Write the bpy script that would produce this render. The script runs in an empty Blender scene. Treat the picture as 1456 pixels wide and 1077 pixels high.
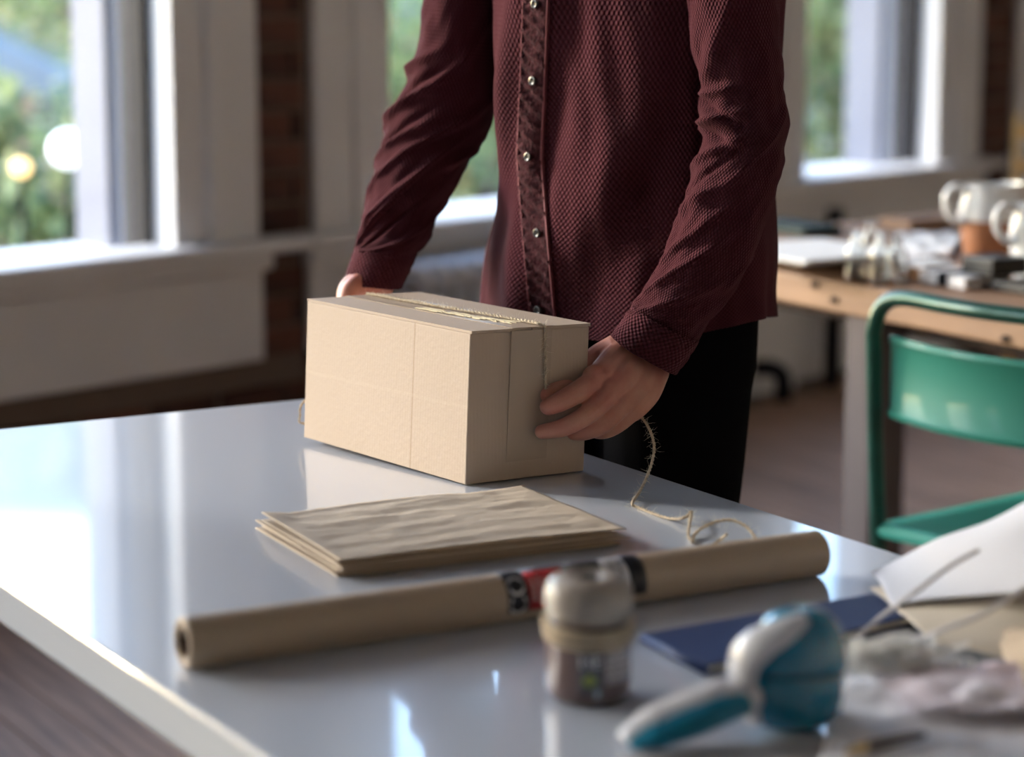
import bpy, bmesh, math, random
import numpy as np
from mathutils import Vector, Matrix, noise
random.seed(4)
PI = math.pi
C = bpy.context.scene.collection

# ------------------------------------------------------------------ camera, world, sun, exposure
F = 3438.0; PITCH = math.atan(588.5 / F); H = 1.30
cam_d = bpy.data.cameras.new('camera'); cam = bpy.data.objects.new('camera', cam_d); C.objects.link(cam)
cam.location = (0, 0, H); cam.rotation_euler = (PI/2 - PITCH, 0, 0)
cam_d.sensor_width = 36; cam_d.lens = F / 1456 * 36; cam_d.clip_start = 0.05; cam_d.clip_end = 300
cam_d.dof.use_dof = True; cam_d.dof.focus_distance = 2.66; cam_d.dof.aperture_fstop = 2.9
bpy.context.scene.camera = cam
vs = bpy.context.scene.view_settings
vs.view_transform = 'Standard'; vs.look = 'None'; vs.gamma = 1; vs.use_curve_mapping = False
vs.exposure = 0.68

SUN_DIR = Vector((-0.84, 0.38, 0.35)).normalized()      # towards the sun
w = bpy.data.worlds.new('sky'); bpy.context.scene.world = w; w.use_nodes = True
nt = w.node_tree; nt.nodes.clear()
sky = nt.nodes.new('ShaderNodeTexSky'); sky.sky_type = 'NISHITA'; sky.sun_disc = False
sky.sun_elevation = math.asin(SUN_DIR.z); sky.sun_rotation = math.atan2(SUN_DIR.x, SUN_DIR.y)
sky.air_density = 1.0; sky.dust_density = 1.2; sky.ozone_density = 1.6
bg = nt.nodes.new('ShaderNodeBackground'); bg.inputs[1].default_value = 1.05
wo = nt.nodes.new('ShaderNodeOutputWorld')
nt.links.new(sky.outputs[0], bg.inputs[0]); nt.links.new(bg.outputs[0], wo.inputs[0])
sd = bpy.data.lights.new('sun', 'SUN'); sd.energy = 1.25; sd.angle = math.radians(2.0); sd.color = (1, .96, .91)
sun = bpy.data.objects.new('sun', sd); C.objects.link(sun); sun.rotation_euler = SUN_DIR.to_track_quat('Z', 'Y').to_euler()

# ------------------------------------------------------------------ placing helpers
cp, sp = math.cos(PITCH), math.sin(PITCH)
def ray(x, y): return Vector(((x-728)/F, cp + (538.5-y)/F*sp, -sp + (538.5-y)/F*cp))
def atz(x, y, z): r = ray(x, y); k = (z-H)/r.z; return Vector((r.x*k, r.y*k, z))
def atY(x, y, Y): r = ray(x, y); k = Y/r.y; return Vector((r.x*k, Y, H+r.z*k))
def px(p):
    d = Vector(p)-Vector((0, 0, H)); k = d.y*cp-d.z*sp
    return 728+F*d.x/k, 538.5-F*(d.y*sp+d.z*cp)/k

# ------------------------------------------------------------------ material helpers
MATS = {}
def mat(name, col, rough=.5, metal=0, coat=0, spec=.5, trans=0, ior=1.45, vary=None, bump=None, sheen=0, emis=None, alpha=1, stretch=(1, 1, 1), coord='Object', rand=0):
    """vary=(scale, amount, darkcol) colour mottling; bump=(scale, strength, detail)"""
    if name in MATS: return MATS[name]
    m = bpy.data.materials.new(name); m.use_nodes = True; n = m.node_tree; b = n.nodes['Principled BSDF']
    b.inputs['Base Color'].default_value = (*col, 1); b.inputs['Roughness'].default_value = rough
    b.inputs['Metallic'].default_value = metal; b.inputs['Coat Weight'].default_value = coat; b.inputs['Coat Roughness'].default_value = .03
    b.inputs['Specular IOR Level'].default_value = spec; b.inputs['Transmission Weight'].default_value = trans
    b.inputs['IOR'].default_value = ior; b.inputs['Sheen Weight'].default_value = sheen; b.inputs['Alpha'].default_value = alpha
    if emis: b.inputs['Emission Color'].default_value = (*emis[0], 1); b.inputs['Emission Strength'].default_value = emis[1]
    tc = n.nodes.new('ShaderNodeTexCoord'); mp = n.nodes.new('ShaderNodeMapping'); mp.inputs['Scale'].default_value = stretch
    n.links.new(tc.outputs[coord], mp.inputs[0])
    if vary:
        t = n.nodes.new('ShaderNodeTexNoise'); t.inputs['Scale'].default_value = vary[0]; t.inputs['Detail'].default_value = 5
        r = n.nodes.new('ShaderNodeMapRange'); r.inputs[1].default_value = .35; r.inputs[2].default_value = .65; r.inputs[4].default_value = vary[1]
        x = n.nodes.new('ShaderNodeMix'); x.data_type = 'RGBA'; x.inputs[6].default_value = (*col, 1); x.inputs[7].default_value = (*vary[2], 1)
        n.links.new(mp.outputs[0], t.inputs[0]); n.links.new(t.outputs[0], r.inputs[0]); n.links.new(r.outputs[0], x.inputs[0]); src = x.outputs[2]
        if rand:
            oi = n.nodes.new('ShaderNodeObjectInfo'); rr = n.nodes.new('ShaderNodeMapRange'); rr.inputs[3].default_value = 1-rand; rr.inputs[4].default_value = 1+rand
            h = n.nodes.new('ShaderNodeHueSaturation'); n.links.new(oi.outputs['Random'], rr.inputs[0]); n.links.new(rr.outputs[0], h.inputs['Value']); n.links.new(src, h.inputs['Color']); src = h.outputs[0]
        n.links.new(src, b.inputs['Base Color'])
    if bump:
        t = n.nodes.new('ShaderNodeTexNoise'); t.inputs['Scale'].default_value = bump[0]; t.inputs['Detail'].default_value = bump[2] if len(bump) > 2 else 4
        u = n.nodes.new('ShaderNodeBump'); u.inputs['Strength'].default_value = bump[1]; u.inputs['Distance'].default_value = .003
        n.links.new(mp.outputs[0], t.inputs[0]); n.links.new(t.outputs[0], u.inputs['Height']); n.links.new(u.outputs[0], b.inputs['Normal'])
    MATS[name] = m; return m
def glass_pane(name, tint=(.95, .98, 1)):
    m = bpy.data.materials.new(name); m.use_nodes = True; n = m.node_tree; n.nodes.clear()
    o = n.nodes.new('ShaderNodeOutputMaterial'); t = n.nodes.new('ShaderNodeBsdfTransparent'); t.inputs[0].default_value = (*tint, 1)
    g = n.nodes.new('ShaderNodeBsdfGlossy'); g.inputs[1].default_value = .02; lw = n.nodes.new('ShaderNodeLayerWeight'); pw = n.nodes.new('ShaderNodeMath'); pw.operation = 'POWER'; pw.inputs[1].default_value = 4; n.links.new(lw.outputs['Facing'], pw.inputs[0]); f = n.nodes.new('ShaderNodeMath'); f.operation = 'MULTIPLY_ADD'; f.inputs[1].default_value = .5; f.inputs[2].default_value = .05; n.links.new(pw.outputs[0], f.inputs[0])
    x = n.nodes.new('ShaderNodeMixShader'); n.links.new(f.outputs[0], x.inputs[0]); n.links.new(t.outputs[0], x.inputs[1]); n.links.new(g.outputs[0], x.inputs[2]); n.links.new(x.outputs[0], o.inputs[0])
    MATS[name] = m; return m

# ------------------------------------------------------------------ mesh helpers
class MB:
    def __init__(s): s.v = []; s.f = []; s.uv = None
    def quadbox(s, P):                      # 8 corners: 4 bottom ccw, 4 top ccw
        k = len(s.v); s.v += [tuple(p) for p in P]
        for f in ((3, 2, 1, 0), (4, 5, 6, 7), (0, 1, 5, 4), (1, 2, 6, 5), (2, 3, 7, 6), (3, 0, 4, 7)): s.f.append(tuple(k+i for i in f))
        return s
    def box(s, o, ax, ay, az, x0, x1, y0, y1, z0, z1):
        o, ax, ay, az = map(Vector, (o, ax, ay, az))
        return s.quadbox([o+ax*x+ay*y+az*z for z in (z0, z1) for x, y in ((x0, y0), (x1, y0), (x1, y1), (x0, y1))])
    def rings(s, R, cap=True, closed=True):
        k = len(s.v); n = len(R[0])
        for r in R: s.v += [tuple(p) for p in r]
        for i in range(len(R)-1):
            for j in range(n if closed else n-1):
                a = k+i*n+j; b = k+i*n+(j+1) % n; s.f.append((a, b, b+n, a+n))
        if cap and closed:
            s.f.append(tuple(k+j for j in range(n))[::-1]); s.f.append(tuple(k+(len(R)-1)*n+j for j in range(n)))
        return s
    def tube(s, P, r, n=10, cap=True, flat=None):
        P = [Vector(p) for p in P]; r = r if hasattr(r, '__len__') else [r]*len(P); R = []; u = None
        for i, p in enumerate(P):
            t = (P[min(i+1, len(P)-1)]-P[max(i-1, 0)]).normalized()
            if u is None:
                u = t.cross(Vector((0, 0, 1)))
                if u.length < .1: u = t.cross(Vector((0, 1, 0)))
            u = (u-t*u.dot(t)).normalized(); q = t.cross(u)
            R.append([p+(u*math.cos(2*PI*j/n)+q*math.sin(2*PI*j/n)*(flat or 1))*r[i] for j in range(n)])
        return s.rings(R, cap)
    def limb(s, P, r, n=16):                 # tapered tube with round ends
        P = [Vector(p) for p in P]; P, r = smooth_path(P, r, 6)
        a = (P[0]-P[1]).normalized(); b = (P[-1]-P[-2]).normalized()
        pre = [(P[0]+a*r[0]*math.sin(g), r[0]*math.cos(g)) for g in (1.45, 1.2, .9, .6, .3)]
        post = [(P[-1]+b*r[-1]*math.sin(g), r[-1]*math.cos(g)) for g in (.3, .6, .9, 1.2, 1.45)]
        Q = pre+list(zip(P, r))+post
        return s.tube([q[0] for q in Q], [q[1] for q in Q], n)
    def lathe(s, prof, o=(0, 0, 0), n=32, ax=None):
        M = Vector(ax or (0, 0, 1)).to_track_quat('Z', 'Y').to_matrix(); o = Vector(o)
        R = [[o+M@Vector((r*math.cos(2*PI*j/n), r*math.sin(2*PI*j/n), z)) for j in range(n)] for r, z in prof]
        return s.rings(R, True)
    def ball(s, o, r, n=16, ax=None, sc=(1, 1, 1)):
        k = len(s.v); s.lathe([(max(1e-4, math.sin(PI*i/n)), -math.cos(PI*i/n)) for i in range(n+1)], n=n*2)
        M = ax or Matrix.Identity(3)
        for i in range(k, len(s.v)): s.v[i] = tuple(Vector(o)+M@Vector([s.v[i][q]*r*sc[q] for q in range(3)]))
        return s
    def mesh(s, name, smooth=False):
        m = bpy.data.meshes.new(name); m.from_pydata([tuple(v) for v in s.v], [], s.f); m.validate()
        b = bmesh.new(); b.from_mesh(m); bmesh.ops.recalc_face_normals(b, faces=b.faces); b.to_mesh(m); b.free()
        if smooth:
            for p in m.polygons: p.use_smooth = True
        return m
    def build(s, name, m, parent=None, smooth=False, bevel=0, sharp=None):
        me = s.mesh(name, smooth or bool(sharp)); me.materials.append(m)
        o = bpy.data.objects.new(name, me); C.objects.link(o)
        if parent: o.parent = parent; o.matrix_parent_inverse = Matrix.Translation(parent.location).inverted() if parent.location.length else Matrix()
        if bevel:
            b = o.modifiers.new('bevel', 'BEVEL'); b.width = bevel; b.segments = 2; b.limit_method = 'ANGLE'
        if sharp: me.set_sharp_from_angle(angle=math.radians(sharp))
        return o
def smooth_path(P, r, k):
    P = [Vector(p) for p in P]; n = len(P); r = r if hasattr(r, '__len__') else [r]*n; Q = []; R = []
    for i in range(n-1):
        a, b, c, d = P[max(i-1, 0)], P[i], P[i+1], P[min(i+2, n-1)]
        for j in range(k):
            t = j/k; Q.append(.5*((2*b)+(c-a)*t+(2*a-5*b+4*c-d)*t*t+(3*b-a-3*c+d)*t**3)); R.append(r[i]*(1-t)+r[i+1]*t)
    return Q+[P[-1]], R+[r[-1]]
def lerp_table(T, y):
    for (a, u), (b, v) in zip(T, T[1:]):
        if y <= b: k = (y-a)/(b-a); return u+(v-u)*k
    return T[-1][1]
def cr(T, k):                                # catmull-rom over tuples (lists of floats)
    n = len(T); out = []
    for i in range(n-1):
        a, b, c, d = [np.array(T[max(0, min(n-1, q))], float) for q in (i-1, i, i+1, i+2)]
        for j in range(k):
            t = j/k; out.append(.5*(2*b+(c-a)*t+(2*a-5*b+4*c-d)*t*t+(3*b-a-3*c+d)*t**3))
    return out+[np.array(T[-1], float)]
def thing(name, label, cat, loc=(0, 0, 0), group=None):
    o = bpy.data.objects.new(name, None); C.objects.link(o); o.location = loc; o.empty_display_size = .05
    o['label'] = label; o['category'] = cat
    if group: o['group'] = group
    return o
def tag(o, label, cat, group=None):
    o['label'] = label; o['category'] = cat
    if group: o['group'] = group
    return o
def struct(o): o['kind'] = 'structure'; return o
def dup(o, parent=None):
    c = o.copy(); C.objects.link(c)
    if parent: c.parent = parent
    for ch in list(o.children): dup(ch, c)
    return c
def remesh(mb, name, voxel, sm=4, smf=.5):
    me = mb.mesh(name); o = bpy.data.objects.new('tmp', me); C.objects.link(o)
    r = o.modifiers.new('r', 'REMESH'); r.mode = 'VOXEL'; r.voxel_size = voxel
    s = o.modifiers.new('s', 'SMOOTH'); s.iterations = sm; s.factor = smf
    dg = bpy.context.evaluated_depsgraph_get(); dg.update(); out = bpy.data.meshes.new_from_object(o.evaluated_get(dg)); out.name = name
    bpy.data.objects.remove(o)
    for p in out.polygons: p.use_smooth = True
    return out
def text_mesh(body, size):
    cu = bpy.data.curves.new('t', 'FONT'); cu.body = body; cu.size = size; cu.align_x = 'CENTER'; cu.align_y = 'CENTER'
    o = bpy.data.objects.new('t', cu); C.objects.link(o); dg = bpy.context.evaluated_depsgraph_get(); dg.update()
    me = bpy.data.meshes.new_from_object(o.evaluated_get(dg)); v = [tuple(x.co) for x in me.vertices]; f = [tuple(p.vertices) for p in me.polygons]
    bpy.data.objects.remove(o); return v, f

# ------------------------------------------------------------------ frames
A = Vector((.506, -.8625, 0)); N = Vector((.8625, .506, 0)); Z = Vector((0, 0, 1))   # table / floor axes (A towards near right, N towards far right)
def TP(q, s, z): return N*q+A*s+Z*z
WD = Vector((.904, 1, 0)).normalized(); WN = Vector((WD.y, -WD.x, 0)); WO = Vector((-.8, 5.6, 0))   # window wall: along WD, room side WN
def WB(mb, t0, t1, w0, w1, z0, z1): return mb.box(WO, WD, WN, Z, t0, t1, w0, w1, z0, z1)
def wcoord(p): d = Vector(p)-WO; return d.dot(WD), d.dot(WN)

# ------------------------------------------------------------------ materials of the setting
M_paint = mat('white_trim_paint', (.72, .70, .70), .45, vary=(6, .5, (.66, .645, .65)), bump=(30, .05))
M_plaster = mat('plaster', (.50, .49, .49), .8)
M_ceil = mat('ceiling_paint', (.62, .62, .62), .9)
M_black = mat('black_sash', (.012, .012, .016), .6, spec=.15)
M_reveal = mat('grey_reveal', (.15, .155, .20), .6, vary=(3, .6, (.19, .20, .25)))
M_pane = glass_pane('window_glass')
M_brick = mat('brick', (.115, .042, .026), .85, vary=(9, .8, (.04, .022, .018)), bump=(60, .5), rand=.45)
M_mortar = mat('mortar', (.15, .105, .08), .9, bump=(80, .4))
M_floorbase = mat('floor_gap', (.03, .022, .018), .8)
M_plank = mat('worn_floor_board', (.46, .28, .185), .55, spec=.3, vary=(2.2, .9, (.24, .145, .10)), bump=(5, .12), stretch=(1, 1, 1), rand=.22)
M_plank.node_tree.nodes['Mapping'].inputs['Scale'].default_value = (1.2, 22, 5)

# ------------------------------------------------------------------ the room
CE = 3.5
T0, T1, WD_IN = -6.5, 6.2, 6.8
wins = [(-4.80, -3.66), (-2.95, -1.80), (-1.12, .02), (.703, 1.83), (2.509, 3.28), (4.02, 5.12)]  # first two are unseen windows, placed to shape the sun and sky fill
wl = struct(bpy.data.objects.new('wall_left', None)); C.objects.link(wl); wl.location = WO
core = MB(); SILL, HEAD, TH = .62, 3.0, .34
WB(core, T0-.3, T1, -TH, 0, -.05, SILL-.035); WB(core, T0-.3, T1, -TH, 0, HEAD, CE)
edges = [T0-.3]+[e for a in wins for e in a]+[T1]
for i in range(0, len(edges), 2): WB(core, edges[i], edges[i+1], -TH, 0, SILL-.035, HEAD)
core.build('wall_core', M_mortar, wl)
# bricks where the photograph shows the wall
def brick_mesh(L, hh):
    b = MB(); b.box((0, 0, 0), (1, 0, 0), (0, 1, 0), (0, 0, 1), -L/2, L/2, -.03, .012, -hh/2, hh/2); m = b.mesh('brick'); m.materials.append(M_brick); return m
BM = {}
rot = Matrix(((WD.x, WN.x, 0, 0), (WD.y, WN.y, 0, 0), (0, 0, 1, 0), (0, 0, 0, 1)))
def bricks(t0, t1, z0, z1):
    k = 0; z = z0
    while z+.066 < z1:
        t = t0; first = .5 if k % 2 else 1
        while t < t1-.02:
            L = min(.205*first, t1-t); first = 1; key = round(L, 2)
            if key not in BM: BM[key] = brick_mesh(max(.02, key-.002), .062)
            o = bpy.data.objects.new('brick', BM[key]); C.objects.link(o); o.parent = wl
            o.matrix_basis = Matrix.Translation(WD*(t+L/2)+WN*random.uniform(-.004, .003)+Z*(z+.031)) @ rot @ Matrix.Rotation(random.uniform(-.01, .01), 4, 'Y')
            t += L+.012
        z += .075; k += 1
bricks(.275, .42, .36, 1.42); bricks(-.62, .42, .0, .352); bricks(3.565, 3.735, .1, 1.5); bricks(.43, 1.95, 0, .4); bricks(2.1, 2.24, 0, 1.4)

def window(i, a, b, apron_z, near):
    r = struct(bpy.data.objects.new('window_%d' % i, None)); C.objects.link(r); r.location = WO+WD*a
    m = MB(); WB(m, a-.31, b+.365 if near else b+.31, -.075, .085, SILL, SILL+.034); m.build('sill', M_paint, r, bevel=.008)
    m = MB(); WB(m, a-.27, b+.255, -.005, .022, apron_z, SILL-.045); m.build('apron', M_paint, r, bevel=.004)
    m = MB(); WB(m, a-.285, b+.275, -.005, .045, SILL-.045, SILL+.001); m.build('apron_moulding', M_paint, r, bevel=.012)
    for s, e in ((-1, a), (1, b)):
        m = MB(); c = lambda u0, u1, d: WB(m, min(e+s*u0, e+s*u1), max(e+s*u0, e+s*u1), -.001, d, SILL+.034, HEAD+.2)
        c(0, .085, .016); c(.085, .12, .030); c(.12, .248, .021); m.build('casing', M_paint, r, bevel=.004)
        m = MB(); WB(m, min(e, e-s*.014), max(e, e-s*.014), -.058, .016, SILL+.034, HEAD); m.build('jamb', M_paint, r)
        m = MB(); WB(m, min(e, e-s*.034), max(e, e-s*.034), -.150, -.059, SILL+.0, HEAD); m.build('sash_stile', M_black, r)
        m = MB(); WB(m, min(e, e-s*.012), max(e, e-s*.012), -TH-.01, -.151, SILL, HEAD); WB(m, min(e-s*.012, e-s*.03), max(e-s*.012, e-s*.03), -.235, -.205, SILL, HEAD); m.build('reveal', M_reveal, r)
    m = MB(); WB(m, a-.27, b+.27, -.001, .03, HEAD, HEAD+.22); m.build('head_casing', M_paint, r, bevel=.004)
    m = MB(); WB(m, a, b, -.110, -.059, HEAD-.06, HEAD); m.build('sash_rail', M_black, r)
    m = MB(); WB(m, a, b, -.105, -.06, 2.5, 2.55); m.build('sash_rail', M_black, r)
    m = MB(); WB(m, a, b, -TH-.04, -.08, SILL-.03, SILL+.012); m.build('outer_sill', M_paint, r)
    m = MB(); WB(m, a+.03, b-.03, -.088, -.084, SILL+.01, HEAD-.05); m.build('pane', M_pane, r)
    return r
for i, (a, b) in enumerate(wins):
    window(i, a, b, .355 if i <= 3 else .02, i == 2)
# other walls, ceiling, floor
m = MB(); m.box(WO, WD, WN, Z, T1, T1+.2, -TH, WD_IN+.2, -.05, CE); struct(m.build('wall_back', M_plaster))
m = MB(); m.box(WO, WD, WN, Z, T0-.3, T1, WD_IN, WD_IN+.2, -.05, CE); struct(m.build('wall_right', M_plaster))
m = MB(); m.box(WO, WD, WN, Z, T0-.5, T0-.3, -TH, WD_IN+.2, -.05, CE); struct(m.build('wall_front', M_plaster))
m = MB(); m.box(WO, WD, WN, Z, T0-.5, T1+.2, -TH, WD_IN+.2, CE, CE+.15); struct(m.build('ceiling', M_ceil))
fl = struct(bpy.data.objects.new('floor', None)); C.objects.link(fl)
m = MB(); m.box(WO, WD, WN, Z, T0-.5, T1+.2, -TH, WD_IN+.2, -.12, -.012); m.build('subfloor', mat('dull_floor_wood', (.20, .125, .085), .6, spec=.3, vary=(2.2, .9, (.12, .075, .055)), stretch=(1.2, 3, 5)), fl)
PW = .105; PM = {}
def plank_mesh(L):
    L = round(L, 1)
    if L not in PM:
        b = MB(); b.box((0, 0, 0), (1, 0, 0), (0, 1, 0), (0, 0, 1), -L/2+.001, L/2-.001, -PW/2+.0022, PW/2-.0022, -.012, 0); PM[L] = b.mesh('plank'); PM[L].materials.append(M_plank)
    return PM[L], L
prot = Matrix(((A.x, N.x, 0, 0), (A.y, N.y, 0, 0), (0, 0, 1, 0), (0, 0, 0, 1)))
row = 0; q = .92
while q < 5.6:
    s = -7.6+random.uniform(0, 1.2)
    while s < (-3.0 if q < 2.5 else -1.9):
        L = random.choice((1.2, 1.6, 2.0)); me, L = plank_mesh(L)
        lo = s
        ok = all(wcoord(TP(q+dq, lo, 0))[1] > .01 for dq in (-PW/2, PW/2))
        if ok:
            o = bpy.data.objects.new('plank', me); C.objects.link(o); o.parent = fl
            o.matrix_basis = Matrix.Translation(TP(q, s+L/2, random.uniform(-.0006, .0004))) @ prot
        s += L
        if not ok: s += -L+.15
    q += PW

m = MB(); WB(m, 1.95, 2.5, .0, .02, .0, .2); WB(m, 3.6, 3.8, .013, .03, .0, .2); WB(m, 5.3, T1, 0, .02, 0, .2); struct(m.build('baseboard_left', M_paint))

# ------------------------------------------------------------------ white table
M_tab = mat('white_gloss_table', (.60, .645, .74), .22, coat=.9, spec=.5, vary=(2.5, .25, (.58, .625, .72)), bump=(2.0, .012, 2))
M_tab.node_tree.nodes['Principled BSDF'].inputs['Coat Roughness'].default_value = .045
Q1 = .5*(Vector((-.1606, 3.1797, 0)).dot(N)+Vector((.0836, 2.7637, 0)).dot(N)); S0 = Vector((-.1606, 3.1797, 0)).dot(A)
Q0 = .5*(Vector((-.471, 2.161, 0)).dot(N)+Vector((-.1754, 1.6625, 0)).dot(N))
TZ = .74
tb = thing('white_table', 'white high gloss table with thick edge in the foreground', 'table', TP((Q0+Q1)/2, S0+1.1, 0))
m = MB(); m.box((0, 0, 0), N, A, Z, Q0, Q1, S0, S0+2.25, TZ-.042, TZ); m.build('tabletop', M_tab, tb, bevel=.0035)
for q in (Q0+.06, Q1-.06):
    for s in (S0+.06, S0+2.19):
        m = MB(); m.box(TP(q, s, 0), N, A, Z, -.03, .03, -.03, .03, 0, TZ-.042); m.build('leg', M_tab, tb, bevel=.003)

# ------------------------------------------------------------------ workbench and what lies on it
M_bench = mat('rough_bench_wood', (.33, .19, .11), .6, vary=(3, .8, (.22, .12, .07)), bump=(12, .35))
M_bench.node_tree.nodes['Mapping'].inputs['Scale'].default_value = (1.3, 1.3, 7)
M_leg = mat('grey_brown_post', (.115, .095, .098), .7, spec=.25, vary=(6, .6, (.085, .07, .072)), bump=(20, .2))
M_dark = mat('knot_shadow_wood', (.05, .04, .038), .8, spec=.1)
BZ = .75; QB = Vector(atz(1100, 384, BZ)).dot(N); SB = -4.15
bn = thing('workbench', 'thick rough wooden workbench with square posts behind the green chair', 'workbench', TP(QB+.4, -3.1, 0))
for k in range(4):
    m = MB(); m.box((0, 0, 0), N, A, Z, QB+k*.2+(.0015 if k else 0), QB+(k+1)*.2-.0015, SB, -1.7, BZ-.056, BZ-random.uniform(0, .0015)); m.build('top_board', M_bench, bn, bevel=.005)
sl = None
for k in range(400):                       # where along the front does the post show at 1197 px
    s = -3.9+k*.004
    if px(TP(QB+.012, s, .4))[0] >= 1197: sl = s; break
for (q, s) in ((QB+.012, sl), (QB+.70, sl), (QB+.012, SB+.04), (QB+.68, SB+.02)):
    m = MB(); m.box((0, 0, 0), N, A, Z, q, q+.066, s, s+.074, 0, BZ-.056); m.build('post', M_leg, bn, bevel=.003)
m = MB(); m.box((0, 0, 0), N, A, Z, QB+.09, QB+.11, SB+.05, -1.8, BZ-.088, BZ-.056); m.build('shadow_rail', M_dark, bn)  # dark rail stands in for the shadow line under the top
for kx, ky in ((1160, 405), (1187, 427), (1431, 482)):   # knots in the front edge
    r_ = ray(kx, ky); k_ = QB/(r_.dot(N)); p = Vector((0, 0, H))+r_*k_
    m = MB(); m.ball(p, .010, 8, sc=(1, 1, .6)); m.build('knot', M_dark, bn, smooth=True)

M_paper = mat('white_paper', (.78, .78, .80), .7)
M_cream = mat('cream_paper', (.70, .64, .55), .8)
def slab(x, y, z, la, ln, h, ang=0):
    p = atz(x, y, z); a = Matrix.Rotation(ang, 3, 'Z')@A; n = Matrix.Rotation(ang, 3, 'Z')@N
    m = MB(); m.box(p, a, n, Z, -la/2, la/2, -ln/2, ln/2, 0, h); return m
z = BZ+.001
for k in range(4):
    h = (.012, .010, .014, .008)[k]
    o = slab(1150+k*3, 362-0, z, .30-.03*k, .22, h-.001, -.1+.05*k); z += h
    tag(o.build('paper_pad', [M_paper, M_cream, M_paper, M_paper][k], bevel=.001), ['bottom white pad of the paper pile behind the shirt on the bench', 'cream pad second from the bottom of the bench pile', 'thick white pad third up in the bench pile', 'thin white pad topmost of the bench pile by the glass bottles'][k], 'pad', 'paper pads piled on the bench')
tag(slab(1128, 329, BZ+.001, .2, .10, .018).build('folder', mat('dark_green_cloth', (.012, .03, .028), .7), bevel=.002), 'dark green folder on the bench behind the paper pile', 'folder')
M_glass = mat('clear_glass', (.97, .99, .98), .02, trans=1, ior=1.45)
M_kraft = mat('kraft_board', (.30, .16, .09), .7)
def bottle(x, y, r, h, label):
    p = atz(x, y, BZ+.001); t = thing('glass_bottle', label, 'bottle', p, 'clear glass bottles on the bench')
    pr = [(r*.2, 0), (r*.92, 0), (r, .004), (r, h*.55), (r*.9, h*.66), (r*.45, h*.78), (r*.42, h*.93), (r*.56, h*.94), (r*.56, h), (r*.42, h),
          (r*.34, h*.93), (r*.36, h*.78), (r*.8, h*.65), (r*.9, h*.54), (r*.9, .008), (r*.2, .006)]
    m = MB(); m.lathe(pr, p, 24); m.build('glass', M_glass, t, sharp=50)
bottle(1216, 397, .020, .085, 'small clear glass bottle leftmost, nearest the paper pile')
bottle(1237, 378, .019, .080, 'clear glass bottle half hidden behind the front three')
bottle(1250, 401, .019, .088, 'clear glass bottle at the front middle of the bottle cluster')
bottle(1274, 402, .019, .082, 'clear glass bottle rightmost of the cluster, near the brown box')
# crumpled paper, board, boxes
def sheet(name, corners, nu, nv, amp, sc, m, lift=0, seed=0, parent=None, thick=.0006):
    a, b, c, d = [Vector(q) for q in corners]; g = MB(); R = []
    for i in range(nu+1):
        r = []
        for j in range(nv+1):
            u, v = i/nu, j/nv; p = (a*(1-u)+b*u)*(1-v)+(d*(1-u)+c*u)*v
            nz = noise.noise(Vector((p.x*sc, p.y*sc, seed)))+.5*noise.noise(Vector((p.x*sc*2.3, p.y*sc*2.3, seed+5)))
            rg = abs(noise.noise(Vector((p.x*sc*1.3+9, p.y*sc*1.3, seed+2))))
            p = p+Z*(max(0, lift*math.sin(PI*min(1, u))*math.sin(PI*min(1, v)))+amp*(abs(nz)+rg)); r.append(p)
        R.append(r)
    g.rings(R, False, False); o = g.build(name, m, parent, smooth=True); s = o.modifiers.new('s', 'SOLIDIFY'); s.thickness = thick; s.offset = 1; return o
def cz(pts, z): return [atz(x, y, z) for x, y in pts]
tag(sheet('crumpled_paper', cz([(1268, 372), (1352, 366), (1368, 334), (1274, 336)], BZ+.003), 30, 30, .010, 16, M_paper), 'crumpled white paper on the bench behind the glass bottles', 'paper')
tag(slab(1330, 322, BZ+.001, .10, .22, .022).build('wooden_board', M_bench, bevel=.002), 'small brown wooden board lying at the back of the bench', 'board')
t = thing('small_box', 'small reddish brown box with white lid right of the glass bottles', 'box', atz(1318, 392, BZ))
p = atz(1316, 394, BZ+.001); m = MB(); m.box(p, A, N, Z, -.035, .035, -.035, .035, 0, .02); m.build('base', M_kraft, t, bevel=.002)
m = MB(); m.box(p, A, N, Z, -.037, .037, -.037, .037, .021, .029); m.build('lid', M_paper, t, bevel=.002)
t = thing('white_book', 'white book with black spine in front of the terracotta jug', 'book', atz(1350, 405, BZ))
p = atz(1362, 402, BZ+.001); m = MB(); m.box(p, A, N, Z, -.045, .075, -.05, .055, 0, .020); m.build('pages', M_paper, t, bevel=.001)
m = MB(); m.box(p, A, N, Z, .005, .03, -.053, .057, -.0005, .023); m.build('band', M_black, t, bevel=.001)
p = atz(1405, 388, BZ+.024); tag(MB().box(p, A, N, Z, -.03, .05, -.035, .045, 0, .03).build('black_case', mat('black_case', (.01, .01, .011), .5), bevel=.003), 'black case on the white book in front of the jug', 'case')
p = atz(1440, 412, BZ+.001); tag(MB().box(p, A, N, Z, -.02, .07, -.03, .05, 0, .016).build('dark_notebook', mat('black_case', (0, 0, 0)), bevel=.002), 'black notebook at the right frame edge of the bench', 'notebook')
M_white_gl = mat('white_glaze', (.72, .73, .74), .25, coat=.5)
M_terra = mat('bare_terracotta', (.36, .15, .07), .65, vary=(8, .6, (.28, .11, .05)))
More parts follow.
